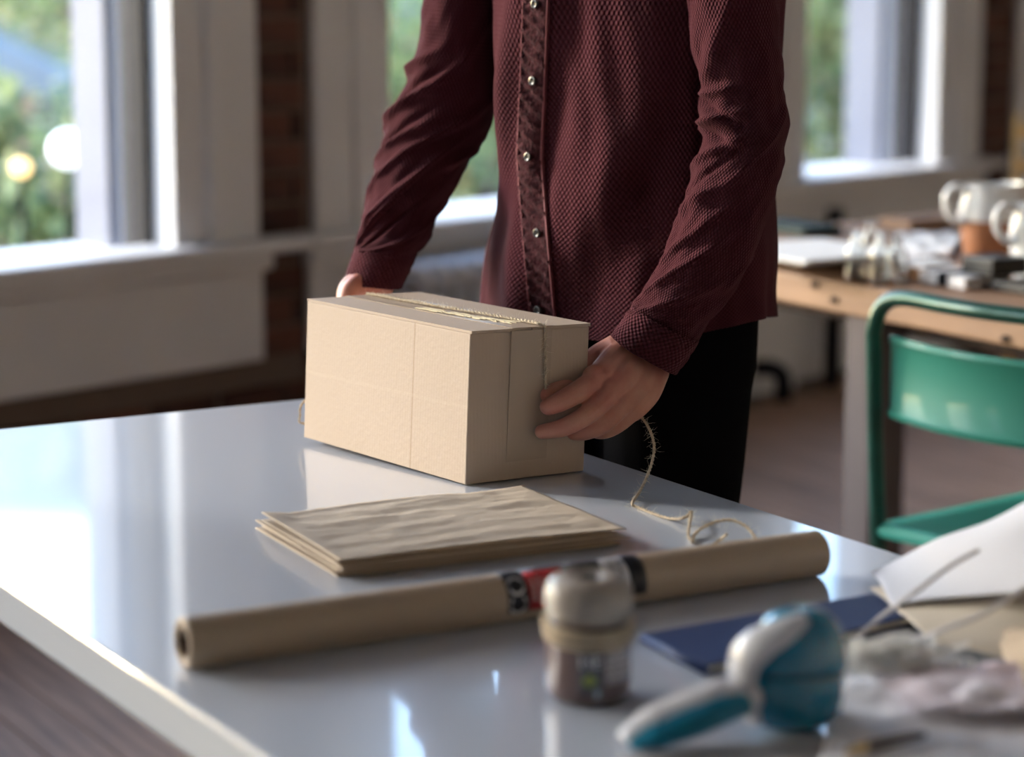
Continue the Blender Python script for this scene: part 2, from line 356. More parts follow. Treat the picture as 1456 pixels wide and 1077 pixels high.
def jug(x, y, s, label, two=True, hdir=-1):
    p = atz(x, y, BZ+.001); t = thing('jug', label, 'jug', p)
    if two:
        m = MB(); m.lathe([(.01, 0), (.040*s, 0), (.043*s, .004), (.050*s, .05*s), (.054*s, .075*s), (.050*s, .075*s), (.04*s, .006), (.01, .005)], p, 40); m.build('lower_body', M_terra, t, sharp=40)
    z0 = .0755*s if two else 0
    pr = [(.054*s, z0), (.0555*s, .085*s), (.053*s, .105*s), (.048*s, .125*s), (.050*s, .138*s), (.047*s, .138*s), (.045*s, .125*s), (.051*s, .1*s), (.051*s, z0)]
    if not two: pr = [(.01, 0), (.045*s, 0), (.05*s, .03*s)]+pr[1:-1]+[(.045*s, .01), (.01, .008)]
    m = MB(); m.lathe(pr, p, 40)
    for i, v in enumerate(m.v):            # pulled lip
        d = Vector(v)-p
        if d.z > .12*s and d.x > .02*s: m.v[i] = tuple(Vector(v)+Vector((.010*s, -.004*s, .004*s))*(d.x/.05/s))
    m.build('glazed_body', M_white_gl, t, sharp=40)
    hp = [p+Vector((hdir*a*s, -.012*s, b*s)) for a, b in ((.046, .128), (.066, .136), (.082, .118), (.080, .092), (.066, .075), (.053, .07))]
    Q, R = smooth_path(hp, [.009*s]*6, 5); m = MB(); m.tube(Q, R, 10, flat=.7); m.build('handle', M_white_gl, t, smooth=True)
jug(1406, 372, 1.05, 'two-tone jug with white glazed top and bare terracotta base on the bench')
jug(1478, 400, 1.0, 'all white jug cut by the right frame edge of the bench', False)
# brass ladder-like rack behind
M_brass = mat('brass', (.75, .5, .2), .3, metal=1)
pr = atY(1443, 260, 6.6); t = thing('brass_rack', 'thin brass rack with horizontal bars at the right frame edge', 'rack', (pr.x, pr.y, 0))
for dx in (0, .30):
    m = MB(); m.box((pr.x+dx, pr.y, 0), (1, 0, 0), (0, 1, 0), Z, -.006, .006, -.006, .006, 0, .90); m.build('post', M_brass, t)
for zz in (.3, .5, .759, .853):
    m = MB(); m.box((pr.x, pr.y, zz), (1, 0, 0), (0, 1, 0), Z, .006, .294, -.012, .012, -.012, .012); m.build('bar', M_brass, t)

# radiator beneath the second window
M_rad = mat('radiator_paint', (.75, .76, .80), .35)
rp = WO+WD*1.1+WN*.16; t = thing('radiator', 'pale cast iron column radiator under the window behind the man', 'radiator', rp)
for k in range(13):
    m = MB()
    for dw in (-.06, 0, .06):
        c = rp+WD*(-.48+k*.068)+WN*dw; m.tube([c+Z*.13, c+Z*.52], .016, 10)
    c = rp+WD*(-.48+k*.068); m.tube([c-WN*.085+Z*.52, c-WN*.05+Z*.545, c+WN*.05+Z*.545, c+WN*.085+Z*.52], [.02, .028, .028, .02], 10)
    m.tube([c-WN*.08+Z*.13, c+WN*.08+Z*.13], .024, 10)
    m.build('section', M_rad, t, smooth=True)
for k in (0, 12):
    m = MB(); c = rp+WD*(-.48+k*.068); m.tube([c, c+Z*.12], [.028, .02], 10); m.build('foot', M_rad, t, smooth=True)
# pipes below the third window
p = WO+WD*2.57+WN*.10
o = MB(); Q, R = smooth_path([p+Z*.0, p+Z*.1, p+Z*.45, p+Z*.56], .028, 4); o.tube(Q, R, 10); tag(o.build('heating_pipe', M_black, smooth=True), 'black upright heating pipe beneath the bench by the wall', 'pipe')
p = atz(1108, 562, 0)+Vector((0, -.1, 0)); o = MB(); Q, R = smooth_path([p+Vector((0, 0, .0)), p+Vector((0, 0, .06)), p+Vector((-.01, 0, .085)), p+Vector((-.04, 0, .10)), p+Vector((-.09, 0, .10))], .026, 4); o.tube(Q, R, 12); tag(o.build('pipe_elbow', M_black, smooth=True), 'bent black pipe stub on the floor beside the dark trousers', 'pipe')

# ------------------------------------------------------------------ green metal chair
M_green = mat('green_enamel', (.030, .235, .185), .6, spec=.3, vary=(9, .5, (.024, .20, .155)), bump=(40, .08), coat=.08)
M_dgreen = mat('dark_green_tube', (.012, .070, .055), .35, metal=.3, vary=(14, .8, (.02, .13, .10)), coat=.3)
CX = Vector((.63, -.777, 0)).normalized(); CY = Vector((.777, .63, 0)).normalized()
PL = atY(1249, 765, 3.62); co = Vector((PL.x, PL.y, 0))
ch = thing('green_chair', 'green enamelled metal chair with curved back rest beside the table', 'chair', co+CX*.2+CY*.2)
def cpt(x, y, z): return co+CX*x+CY*y+Z*z
W_ = .44; zt = atY(1275, 419, 3.6).z
m = MB(); P = [cpt(-.01, .06, 0), cpt(0, .0, .43), cpt(0, -.02, zt-.10), cpt(.004, -.025, zt-.05), cpt(.02, -.025, zt-.015), cpt(.06, -.025, zt), cpt(.15, -.035, zt), cpt(W_/2, -.04, zt),
      cpt(W_-.15, -.035, zt), cpt(W_-.06, -.025, zt), cpt(W_-.02, -.025, zt-.015), cpt(W_-.004, -.025, zt-.05), cpt(W_, -.02, zt-.10), cpt(W_, 0, .43), cpt(W_+.01, .06, 0)]
Q, R = smooth_path(P, .0125, 6); m.tube(Q, R, 14); m.build('back_tube', M_dgreen, ch, smooth=True)
for x in (.0, W_):
    m = MB(); Q, R = smooth_path([cpt(x, -.005, .44), cpt(x, .36, .44), cpt(x, .395, .42), cpt(x, .40, .38), cpt(x, .42, 0)], .0125, 6); m.tube(Q, R, 12); m.build('front_leg_tube', M_dgreen, ch, smooth=True)
ztop = zt-.062; zb = ztop-.125
m = MB(); Rr = []
for i in range(25):
    u = i/24; x = .018+u*(W_-.036); bow = -.045*math.sin(PI*u)
    prof = [(0, 0), (-.006, .0), (-.009, -.008), (-.003, -.014), (-.003, -.06), (-.003, -.111), (-.009, -.117), (-.006, -.125), (.001, -.125), (.002, -.06)]
    Rr.append([cpt(x, bow+a, ztop+b) for a, b in prof])
m.rings(Rr); m.build('backrest', M_green, ch, sharp=50)
m = MB(); Rr = []
for i in range(17):
    u = i/16; r = []
    for j in range(17):
        v = j/16; x = .0+u*W_; y = .0+v*.40; dip = -.02*math.sin(PI*u)*math.sin(PI*v); r.append(cpt(x, y, .456+dip))
    Rr.append(r)
m.rings(Rr, False, False); o = m.build('seat', M_green, ch, smooth=True); s_ = o.modifiers.new('s', 'SOLIDIFY'); s_.thickness = .008
m = MB(); m.tube([cpt(.0, 0, .446), cpt(W_, 0, .446)], .012, 12); m.build('rear_seat_rail', M_green, ch, smooth=True)

# ------------------------------------------------------------------ cardboard box
def uvmat_card():
    m = mat('cardboard', (.46, .36, .285), .75, vary=(5, .5, (.43, .335, .262)), bump=(160, .10))
    n = m.node_tree; b = n.nodes['Principled BSDF']; base = b.inputs['Base Color'].links[0].from_socket
    uv = n.nodes.new('ShaderNodeTexCoord'); sx = n.nodes.new('ShaderNodeSeparateXYZ'); n.links.new(uv.outputs['UV'], sx.inputs[0])
    # crease drawn as a darker line at u=.66 and faded horizontal band at v=.53 (only on the front, uv>0)
    def band(src, c, wd):
        a = n.nodes.new('ShaderNodeMath'); a.operation = 'COMPARE'; a.inputs[1].default_value = c; a.inputs[2].default_value = wd; n.links.new(src, a.inputs[0]); return a.outputs[0]
    ln = band(sx.outputs[0], .675, .0035); hb = band(sx.outputs[1], .50, .012)
    x = n.nodes.new('ShaderNodeMix'); x.data_type = 'RGBA'; x.inputs[7].default_value = (.30, .20, .13, 1); f = n.nodes.new('ShaderNodeMath'); f.operation = 'MULTIPLY'; f.inputs[1].default_value = .55
    n.links.new(ln, f.inputs[0]); n.links.new(f.outputs[0], x.inputs[0]); n.links.new(base, x.inputs[6])
    y = n.nodes.new('ShaderNodeMix'); y.data_type = 'RGBA'; y.inputs[7].default_value = (.52, .42, .335, 1); g = n.nodes.new('ShaderNodeMath'); g.operation = 'MULTIPLY'; g.inputs[1].default_value = .2
    n.links.new(hb, g.inputs[0]); n.links.new(g.outputs[0], y.inputs[0]); n.links.new(x.outputs[2], y.inputs[6]); n.links.new(y.outputs[2], b.inputs['Base Color'])
    wv = n.nodes.new('ShaderNodeMath'); wv.operation = 'MULTIPLY'; wv.inputs[1].default_value = 420; si = n.nodes.new('ShaderNodeMath'); si.operation = 'SINE'
    n.links.new(sx.outputs[0], wv.inputs[0]); n.links.new(wv.outputs[0], si.inputs[0])
    bu = n.nodes.new('ShaderNodeBump'); bu.inputs['Strength'].default_value = .06; bu.inputs['Distance'].default_value = .0006
    n.links.new(si.outputs[0], bu.inputs['Height']); n.links.new(b.inputs['Normal'].links[0].from_socket, bu.inputs['Normal']); n.links.new(bu.outputs[0], b.inputs['Normal'])
    return m
M_card = uvmat_card(); M_edge = mat('cardboard_edge', (.20, .13, .085), .85)
def corner(x, y, Y): return atY(x, y, Y)
FB = atz(662, 690, TZ+.0015); LB = atz(432, 622, TZ+.007); RB = atz(830, 670, TZ+.0015)
FT = corner(669, 471, FB.y+.003); LT = corner(437, 425, LB.y+.003); RT = corner(838, 460, RB.y+.003)
BT = LT+(RT-FT); BB = LB+(RB-FB); BT = Vector((BT.x, BT.y, LT.z*.5+RT.z*.5+.0))
bx_ = thing('cardboard_box', 'closed brown cardboard box tied with twine standing on the white table', 'box', (FB+BB)/2)
m = MB(); m.quadbox([FB, RB, BB, LB, FT-Z*.0030, RT-Z*.0036, BT-Z*.0036, LT-Z*.0030])
o = m.build('box_body', M_card, bx_, bevel=.0012)
uvl = o.data.uv_layers.new(name='UV')
for p_ in o.data.polygons:
    for li in p_.loop_indices:
        v = o.data.vertices[o.data.loops[li].vertex_index].co
        ang = (v-FB).dot((LB-FB).normalized())/(LB-FB).length; hgt = (v.z-FB.z)/.17; nrm = p_.normal
        dirn = (LB-FB).normalized()
        if abs(nrm.dot(dirn)) < .35 and abs(nrm.z) < .5: uvl.data[li].uv = (1-ang, hgt)
        else: uvl.data[li].uv = ((v-FB).dot((RB-FB).normalized())/(RB-FB).length*.5+2, hgt+2)
def on_top(u, v, dz=0): return (FT*(1-u)+LT*u)*(1-v)+(RT*(1-u)+BT*u)*v+Z*dz      # u along length, v across
def top_prism(u0, u1, v0, v1, z0, z1, bow=0):
    m = MB(); n = 8
    for i in range(n):
        a = u0+(u1-u0)*i/n; b = u0+(u1-u0)*(i+1)/n; f = lambda u, v: bow*math.sin(PI*max(0, min(1, u)))*(.3+v)
        m.quadbox([on_top(a, v0, z0+f(a, v0)), on_top(b, v0, z0+f(b, v0)), on_top(b, v1, z0+f(b, v1)), on_top(a, v1, z0+f(a, v1)), on_top(a, v0, z1+f(a, v0)), on_top(b, v0, z1+f(b, v0)), on_top(b, v1, z1+f(b, v1)), on_top(a, v1, z1+f(a, v1))])
    return m
top_prism(-.006, 1.002, .002, .495, -.0028, .0, .0).build('top_flap', M_card, bx_)
top_prism(-.006, 1.002, .505, 1.0, -.0030, .0004, .0).build('top_flap', M_card, bx_)
M_tape = mat('packing_tape', (.40, .31, .24), .4, coat=.2, spec=.5)
top_prism(-.0135, 1.0, .33, .67, .0002, .0009, 0).build('tape', M_tape, bx_)
def on_right(u, h, dz=0):                 # right (near) end face
    n_ = (RB-FB).cross(Z).normalized(); n_ = n_ if n_.y < 0 else -n_
    return (FB*(1-u)+RB*u)*(1-h)+(FT*(1-u)+RT*u)*h+n_*dz
m = MB(); m.quadbox([on_right(.33, .12, .0002), on_right(.67, .12, .0002), on_right(.67, .12, .0008), on_right(.33, .12, .0008), on_right(.33, .985, .0002), on_right(.67, .985, .0002), on_right(.67, .985, .0035), on_right(.33, .985, .0035)]); m.build('tape', M_tape, bx_)
# torn paper fibres left on the lid
m = MB(); random.seed(9)
for k in range(60):
    u = random.uniform(.17, .58); v = .50-(u-.15)*.22+random.uniform(-.045, .03); L = random.uniform(.05, .12)
    a = on_top(u, v, .0011); b = on_top(u-L, v+random.uniform(-.05, .02), .0012+random.uniform(0, .001)); d = Vector((.0012, .0010, 0))
    m.quadbox([a-d, b-d*.3, b+d*.3, a+d, a-d+Z*.0008, b-d*.3+Z*.0006, b+d*.3+Z*.0006, a+d+Z*.0008])
m.build('torn_paper', mat('torn_paper', (.72, .62, .42), .8), bx_)

# ------------------------------------------------------------------ twine
M_twine = mat('jute_twine', (.66, .55, .41), .85, vary=(200, .8, (.46, .36, .25)), bump=(900, .8))
M_fib = mat('jute_fibre', (.85, .76, .60), .8)
def twine_mesh(P, r, k=14, fib=80, fl=.012, seed=1):
    rnd = random.Random(seed); Q, _ = smooth_path(P, r, k); m = MB(); n = len(Q)
    L = sum((Q[i+1]-Q[i]).length for i in range(n-1)); M = max(60, int(L/.0016)); D = []
    acc = [0]
    for i in range(n-1): acc.append(acc[-1]+(Q[i+1]-Q[i]).length)
    j = 0
    for i in range(M+1):
        s = L*i/M
        while j < n-2 and acc[j+1] < s: j += 1
        D.append(Q[j].lerp(Q[j+1], (s-acc[j])/max(1e-9, acc[j+1]-acc[j])))
    for ph in (0, PI):                       # two plies
        pts = []; u = None
        for i in range(len(D)):
            t = (D[min(i+1, M)]-D[max(i-1, 0)]).normalized()
            if u is None: u = t.cross(Z) if abs(t.z) < .9 else t.cross(Vector((0, 1, 0)))
            u = (u-t*u.dot(t)).normalized(); q_ = t.cross(u); a = ph+i*.0016/.006*2*PI*.5
            pts.append(D[i]+(u*math.cos(a)+q_*math.sin(a))*r*.45)
        m.tube(pts, r*.62, 6)
    f = MB()
    for i in range(fib):
        p = D[rnd.randrange(len(D))]; d = Vector([rnd.gauss(0, 1) for _ in range(3)]).normalized(); l = fl*rnd.uniform(.3, 1.2)
        b = p+d*l*.6; c = b+(d+Vector([rnd.gauss(0, .5) for _ in range(3)])).normalized()*l*.5
        f.tube([p, b, c], [.00012, .0001, .00005], 3)
    return m, f
u_t = .50
tw = thing('twine', 'jute twine wrapped along the cardboard box and through the fingers', 'twine', on_top(.5, .5))
P = [on_top(u, .5+.0*u+.02*math.sin(u*9), .0022+.0006*math.sin(u*30)) for u in [1.0-.1*i for i in range(10)]]+[on_top(.02, .60, .002), on_top(-.02, .60, .0005)]
P = [on_top(u, .52+.08*(1-u), .0028+.0006*math.sin(u*30)) for u in [1.0, .9, .8, .7, .6, .5, .4, .3, .2, .1, .02]]+[on_right(.6, 1.0, .006), on_right(.6, .985, .0062), on_right(.61, .8, .0058), on_right(.62, .6, .0065), on_right(.61, .44, .010)]
a, b = twine_mesh(P, .0016, 8, 260, .008, 3); a.build('strand', M_twine, tw, smooth=True); b.build('fibres', M_fib, tw)
P = [on_top(u, .50+.07*(1-u)+.012*math.sin(u*7), .0028) for u in [.99, .85, .7, .55, .4, .3, .2, .1, .0]]
a, b = twine_mesh(P, .0015, 8, 160, .007, 5); a.build('strand', M_twine, tw, smooth=True); b.build('fibres', M_fib, tw)
P = [LB.lerp(BB, .35)+Vector((-.012, .02, .012)), LB+Vector((-.004, .035, .010)), LB+Vector((-.006, .02, .022)), LB+Vector((.0, .025, .040)), LB.lerp(BB, .4)+Vector((-.01, .012, .06))]
a, b = twine_mesh(P, .0015, 8, 20, .006, 6); a.build('strand', M_twine, tw, smooth=True)
# hanging tail
lt = thing('twine_tail', 'loose jute twine tail falling from the hand and curling on the table', 'twine', atz(985, 760, TZ))
P = [atY(885, 578, 2.685), atY(905, 588, 2.67), atY(920, 604, 2.64), atY(930, 632, 2.59), atY(926, 662, 2.56), atY(912, 695, 2.52), atz(899, 716, TZ+.004), atz(906, 721, TZ+.002), atz(930, 731, TZ+.002),
     atz(955, 738, TZ+.003), atz(975, 736, TZ+.008), atY(983, 728, 2.42), atz(981, 742, TZ+.010), atz(979, 762, TZ+.004), atz(984, 770, TZ+.002)]
a, b = twine_mesh(P, .0017, 8, 240, .010, 7); a.build('strand', M_twine, lt, smooth=True); b.build('fibres', M_fib, lt)
P = [atz(984, 772, TZ+.002), atz(988, 760, TZ+.004), atz(1000, 750, TZ+.011), atz(1020, 742, TZ+.016), atz(1040, 740, TZ+.017), atz(1058, 747, TZ+.014), atz(1071, 760, TZ+.008), atz(1074, 772, TZ+.002), atz(1062, 782, TZ+.002), atz(1035, 783, TZ+.002), atz(1012, 779, TZ+.003), atz(1024, 768, TZ+.006), atz(1033, 760, TZ+.014)]
a, b = twine_mesh(P, .0017, 8, 200, .010, 8); a.build('strand', M_twine, lt, smooth=True); b.build('fibres', M_fib, lt)

# ------------------------------------------------------------------ folded brown paper bags
M_bag = mat('brown_bag_paper', (.47, .385, .305), .8, vary=(14, .6, (.40, .325, .25)), bump=(45, .35, 6))
def bag(corners, z0, h, seed, label):
    a, b, c, d = [atz(x, y, z0) for x, y in corners]     # left, front, right, back
    t = thing('paper_bag', label, 'bag', (a+c)/2, 'folded brown paper bags on the table')
    nu, nv = 80, 90; al = (c-b).normalized()
    def pos(u, v, lay):
        p = (a*(1-v)+d*v)*(1-u)+(b*(1-v)+c*v)*u     # u: far long edge -> near long edge, v: left -> right
        if v > .97: p = p+al*(.0035*abs(((u*38) % 1)-.5)*2-(.012 if lay == 0 else 0)+.004*noise.noise(Vector((u*4, 0, seed))))
        zz = z0+(0 if lay == 0 else h*.72)
        if lay:
            q = Vector((p.x, p.y, 0)); edge = min(1, v*14, (1-v)*20)*min(1, (1-u)*10+.15)
            k = noise.noise(Vector((q.dot(al)*9, q.dot(al.cross(Z))*34, seed)))*.0026+noise.noise(Vector((q.dot(al)*30, q.dot(al.cross(Z))*70, seed)))*.0014+noise.noise(q*140)*.0004
            zz += k*edge+.002*math.sin(PI*v)-.0012*G_((u-.5)/.1)*0
            zz += .0035*max(0, (.10-v)/.10)*(1-u)**.5+.003*max(0, (v-.88)/.12)*(1-u)     # lifted ends
        return Vector((p.x, p.y, zz))
    for lay in (0, 1):
        m = MB(); m.rings([[pos(i/nu, j/nv, lay) for j in range(nv+1)] for i in range(nu+1)], False, False)
        o = m.build('panel', M_bag, t, smooth=True); q = o.modifiers.new('s', 'SOLIDIFY'); q.thickness = h*.20; q.offset = 1
    # gusset folded in along the near long edge: two thin leaves with a dark slit
    m = MB(); P1 = [pos(1, j/40, 0)+Z*(h*.2) for j in range(39)]; P2 = [pos(1, j/40, 1) for j in range(39)]; inn = (d-c).normalized()
    m.rings([P1, [p+inn*.012+Z*h*.22 for p in P1], [p+inn*.012-Z*h*.1 for p in P2], P2], False, False); o = m.build('side_gusset', M_bag, t, smooth=True)
    return t
def G_(x): return math.exp(-x*x)
bag([(363, 752), (480, 821), (893, 773), (756, 722)], TZ+.0005, .0062, 1, 'lowest folded brown paper bag of the stack, flat on the table')
bag([(372, 749), (486, 815), (878, 768), (752, 716)], TZ+.0078, .0035, 4, 'middle folded brown paper bag of the stack')
bag([(372, 741), (483, 806), (886, 760), (740, 702)], TZ+.0123, .0062, 8, 'crinkled topmost brown paper bag of the stack in front of the box')

# ------------------------------------------------------------------ kraft paper roll
RR = .0212
e0 = atz(260, 915, TZ+RR+.0005); e1 = atz(1164, 786, TZ+RR+.0005); ax = (e1-e0).normalized(); RL = (e1-e0).length
ro = thing('paper_roll', 'long roll of brown kraft paper with a red and black label', 'roll', (e0+e1)/2)
M_kr = mat('kraft_paper', (.47, .36, .265), .42, spec=.5, vary=(4, .5, (.41, .32, .22)), bump=(90, .05))
m = MB(); rin = .0125
prof = [(rin, .0), (RR-.002, .0), (RR, .002), (RR, RL*.5), (RR, RL-.002), (RR-.002, RL), (rin, RL), (rin, RL-.06), (rin, RL*.5), (rin, .06)]
o = m.lathe(prof, e0, 56, ax); m.f = m.f[:-2]; k0 = 0
n_ = 56
for j in range(n_): m.f.append((9*n_+j, 9*n_+(j+1) % n_, (j+1) % n_, j))
m.build('paper', M_kr, ro, sharp=40)
m = MB(); m.lathe([(rin-.0015, .002), (rin, .002), (rin, RL-.002), (rin-.0015, RL-.002), (rin-.0015, RL*.5)], e0, 40, ax); m.f = m.f[:-2]
for j in range(40): m.f.append((4*40+j, 4*40+(j+1) % 40, (j+1) % 40, j))
m.build('core', mat('grey_core_board', (.14, .10, .085), .8), ro, sharp=40)
for rr in (.0142, .0160, .0178, .0195):
    m = MB(); n2 = 48; U = ax.cross(Z).normalized(); V = U.cross(ax)
    m.tube([e0-ax*.0002+(U*math.cos(2*PI*i/n2)+V*math.sin(2*PI*i/n2))*rr for i in range(n2+1)], .0003, 4); m.build('paper_edge', mat('paper_edge', (.62, .54, .46), .7), ro)
# label wrapped on the roll: s along the axis, ang round it (0 = towards camera, + = up)
U = Vector((ax.y, -ax.x, 0)); U = U if U.y < 0 else -U
def on_roll(s, ang, d): return e0+ax*s+(U*math.cos(ang)+Z*math.sin(ang))*(RR+d)
def s_at(x, y):
    best = min(range(400), key=lambda k: abs(px(e0+ax*(RL*k/400))[0]-x)); return RL*best/400
def patch(s0, s1, a0, a1, d, m_, name, h=.0001):
    m = MB(); ns, na = 3, 18
    R = [[on_roll(s0+(s1-s0)*i/ns, a0+(a1-a0)*j/na, d) for j in range(na+1)] for i in range(ns+1)]; m.rings(R, False, False)
    o = m.build(name, m_, ro, smooth=True); q = o.modifiers.new('s', 'SOLIDIFY'); q.thickness = h; q.offset = 0; return o
M_lb = mat('label_black', (.012, .012, .016), .35); M_lr = mat('label_red', (.52, .03, .035), .4); M_lw = mat('label_white', (.72, .72, .76), .4)
sa, sb = s_at(706, 840), s_at(903, 820); u = (sb-sa)
A0, A1 = -.42, 2.1
patch(sa, sb, A0, A1, .00015, M_lw, 'label')
patch(sa, sa+u*.15, A0, A1, .00035, M_lb, 'label_black_block')
patch(sa+u*.15, sa+u*.43, A0, 1.35, .00035, M_lr, 'label_red_block')
patch(sa+u*.15, sa+u*.72, 1.35, A1, .00035, M_lb, 'label_black_block')
patch(sa+u*.43, sa+u*.70, .55, 1.35, .00035, M_lb, 'label_black_block')
patch(sa+u*.88, sb, A0, A1, .00035, M_lb, 'label_black_strip')
def roll_text(body, size, s_c, a_c, vertical, m_, d=.0006):
    v, f = text_mesh(body, size); m = MB(); m.f = f
    for x, y, _ in v:
        m.v.append(tuple(on_roll(s_c+(-y if vertical else x), a_c+((x if vertical else y)/RR), d)))
    m.build('lettering', m_, ro)
roll_text('CO', .024, sa+u*.078, .30, True, M_lw)
for k in range(5):
    roll_text('MMMMM' if k % 2 else 'IMIMIMI', .0062, sa+u*(.19+.047*k), .45, True, M_lw)
roll_text('MMM', .006, sa+u*.78, .9, True, M_lb); roll_text('HHMH', .005, sa+u*.83, .9, True, M_lb)
roll_text('XK', .008, sa+u*.50, 1.6, False, M_lw)

# ------------------------------------------------------------------ spool of twine in clear film
M_film = mat('clear_film', (.95, .95, .95), .08, trans=1, ior=1.3)
M_silv = mat('silvery_twine', (.36, .31, .27), .3, vary=(60, .7, (.42, .36, .31)), bump=(180, .9), coat=.6, stretch=(1, 1, 6))
M_spool = mat('brown_label_paper', (.16, .10, .095), .35, vary=(10, .6, (.12, .085, .08)), coat=.5)
jp = atz(836, 990, TZ+.0005); sp_ = thing('twine_spool', 'film wrapped twine spool with a brown label in front of the paper roll', 'spool', jp)
K = 1.0
m = MB(); m.lathe([(r*K, z*K) for r, z in [(.006, .004), (.027, 0), (.0315, .004), (.0335, .012), (.0325, .03), (.0325, .045), (.0335, .052), (.030, .058), (.028, .061), (.006, .061)]], jp, 48); m.build('label_sleeve', M_spool, sp_, sharp=60)
m = MB(); m.lathe([(r*K, z*K) for r, z in [(.022, .0640), (.030, .0655), (.0335, .071), (.0345, .080), (.0335, .088), (.029, .0945), (.020, .0965), (.0115, .0960), (.0090, .0935), (.0085, .072), (.012, .0645)]], jp, 48); m.f = m.f[:-2]
for j in range(48): m.f.append((10*48+j, 10*48+(j+1) % 48, (j+1) % 48, j))
m.build('wound_top', M_silv, sp_, smooth=True)
for k in range(15):
    t_ = k/14*PI*.92+.12; zc, rc = .0800-.0155*math.cos(t_), .0335*(1-.12*abs(math.cos(t_))**2)-.0125*max(0, -math.cos(t_))**3; m = MB()
    m.tube([jp+Vector((rc*K*math.cos(a), rc*K*math.sin(a), zc*K+.0012*math.sin(2*a+k*1.7))) for a in [2*PI*i/40 for i in range(41)]], .00125, 6); m.build('winding', mat('pale_winding', (.50, .44, .38), .35, vary=(40, .8, (.28, .23, .20)), coat=.5), sp_, smooth=True)
m = MB(); m.lathe([(r*K, z*K) for r, z in [(.005, .062), (.0070, .062), (.0070, .096), (.005, .096)]], jp, 24); m.build('hole_shade', M_black, sp_)  # solid black plug stands in for the shade inside the hole
for k in range(7):                        # loose turns round the neck
    z0 = .047+.0022*k; rr = .0338+.0012*math.sin(k*2.3); m = MB(); nn = 40
    pts = [jp+Vector(((rr+.0012*math.sin(a*3+k))*math.cos(a), (rr+.001*math.cos(a*2+k))*math.sin(a), z0+.0015*math.sin(a+k)+.004*max(0, -math.cos(a))*.5)) for a in [2*PI*i/nn for i in range(nn+1)]]
    m.tube(pts, .0014, 6); m.build('loose_turn', M_twine, sp_, smooth=True)
def on_sp(a, z, d): return jp+Vector(((.0325*K+d)*math.sin(a), -(.0325*K+d)*math.cos(a), z))
def sp_patch(a0, a1, z0, z1, d, m_, name):
    m = MB(); R = [[on_sp(a0+(a1-a0)*i/12, z0+(z1-z0)*j/3, d) for j in range(4)] for i in range(13)]; m.rings(R, False, False); o = m.build(name, m_, sp_, smooth=True); q = o.modifiers.new('s', 'SOLIDIFY'); q.thickness = .0002
def sp_text(body, size, a_c, z_c, m_, d=.0014):
    v, f = text_mesh(body, size); m = MB(); m.f = f; m.v = [tuple(on_sp(a_c+x/.0325, z_c+y, d)) for x, y, _ in v]; m.build('lettering', m_, sp_)
sp_patch(-.25, .32, .012, .044, .0011, mat('label_slate', (.10, .10, .12), .4), 'label_panel')
sp_patch(.38, 1.1, .018, .048, .0011, mat('label_grey', (.36, .32, .33), .4), 'label_panel')
sp_text('HE', .0145, .02, .0365, M_lw)
m = MB(); R = [[on_sp(.0+.17*(i/10-.5)*2*abs(math.sin(PI*j/8)), .0165+.011*j/8, .0016) for i in range(11)] for j in range(9)]; m.rings(R, False, False); m.build('leaf_mark', mat('leaf_mark', (.26, .32, .07), .5), sp_)
sp_patch(.12, .24, .008, .014, .0016, mat('pale_blue_mark', (.4, .52, .6), .5), 'label_mark')
for k in range(5): sp_text('MMHMMIM', .0042, .72, .045-.0055*k, M_lw, .0015)

# ------------------------------------------------------------------ navy notebook
M_navy = mat('navy_cover', (.030, .055, .155), .5, bump=(120, .1), vary=(8, .3, (.026, .048, .135)))
nb = thing('navy_notebook', 'closed navy blue notebook lying behind the teal tape dispenser', 'notebook', atz(1110, 905, TZ))
cn = [(915, 916), (1003, 962), (1303, 888), (1240, 858)]
cb = [atz(x, y, TZ) for x, y in cn]; cc = sum(cb, Vector())/4
def nbs(z0, z1, sh): return MB().quadbox([c.lerp(cc, sh)+Z*z0 for c in cb]+[c.lerp(cc, sh)+Z*z1 for c in cb])
nbs(.0005, .0025, 0).build('cover', M_navy, nb, bevel=.0005); nbs(.0026, .0068, .015).build('pages', M_cream, nb); nbs(.0069, .0090, 0).build('cover', M_navy, nb, bevel=.0005)
m = MB(); m.tube([cb[0]+Z*.0048, cb[1]+Z*.0048], .0042, 10); m.build('spine', M_navy, nb, smooth=True)

# ------------------------------------------------------------------ tape dispenser
M_teal = mat('teal_plastic', (.0, .19, .33), .10, coat=.8, spec=.6, trans=.0)
M_wpl = mat('white_plastic', (.66, .67, .74), .25, coat=.4)
bp = atz(1134, 1036, TZ+.0005); td = thing('tape_dispenser', 'hand held tape dispenser with teal dome, white arm and teal grip', 'dispenser', bp)
DX = Vector((1, .12, 0)).normalized(); DY = Vector((-.12, 1, 0)).normalized()
def dpt(x, y, z): return bp+DX*x+DY*y+Z*z
def dome(x0, rx, ry, zc, rz, zlo, zhi, n=24, p=2.6):
    R = []
    for i in range(n+1):
        z = zlo+(zhi-zlo)*i/n; k = max(0.02, 1-abs((z-zc)/rz)**p)**(1/p); R.append([dpt(x0+rx*k*math.copysign(abs(math.cos(a))**.85, math.cos(a)), ry*k*math.copysign(abs(math.sin(a))**.85, math.sin(a)), z) for a in [2*PI*j/40 for j in range(40)]])
    return MB().rings(R)
dome(-.004, .0375, .031, .033, .0335, .0, .046).build('lower_dome', M_teal, td, smooth=True)
dome(.000, .0355, .029, .045, .048, .048, .0915).build('upper_dome', M_teal, td, smooth=True)
dome(-.002, .036, .030, .047, .03, .0455, .0485, 4).build('seam_ring', mat('dark_teal', (.0, .07, .11), .3), td, smooth=True)
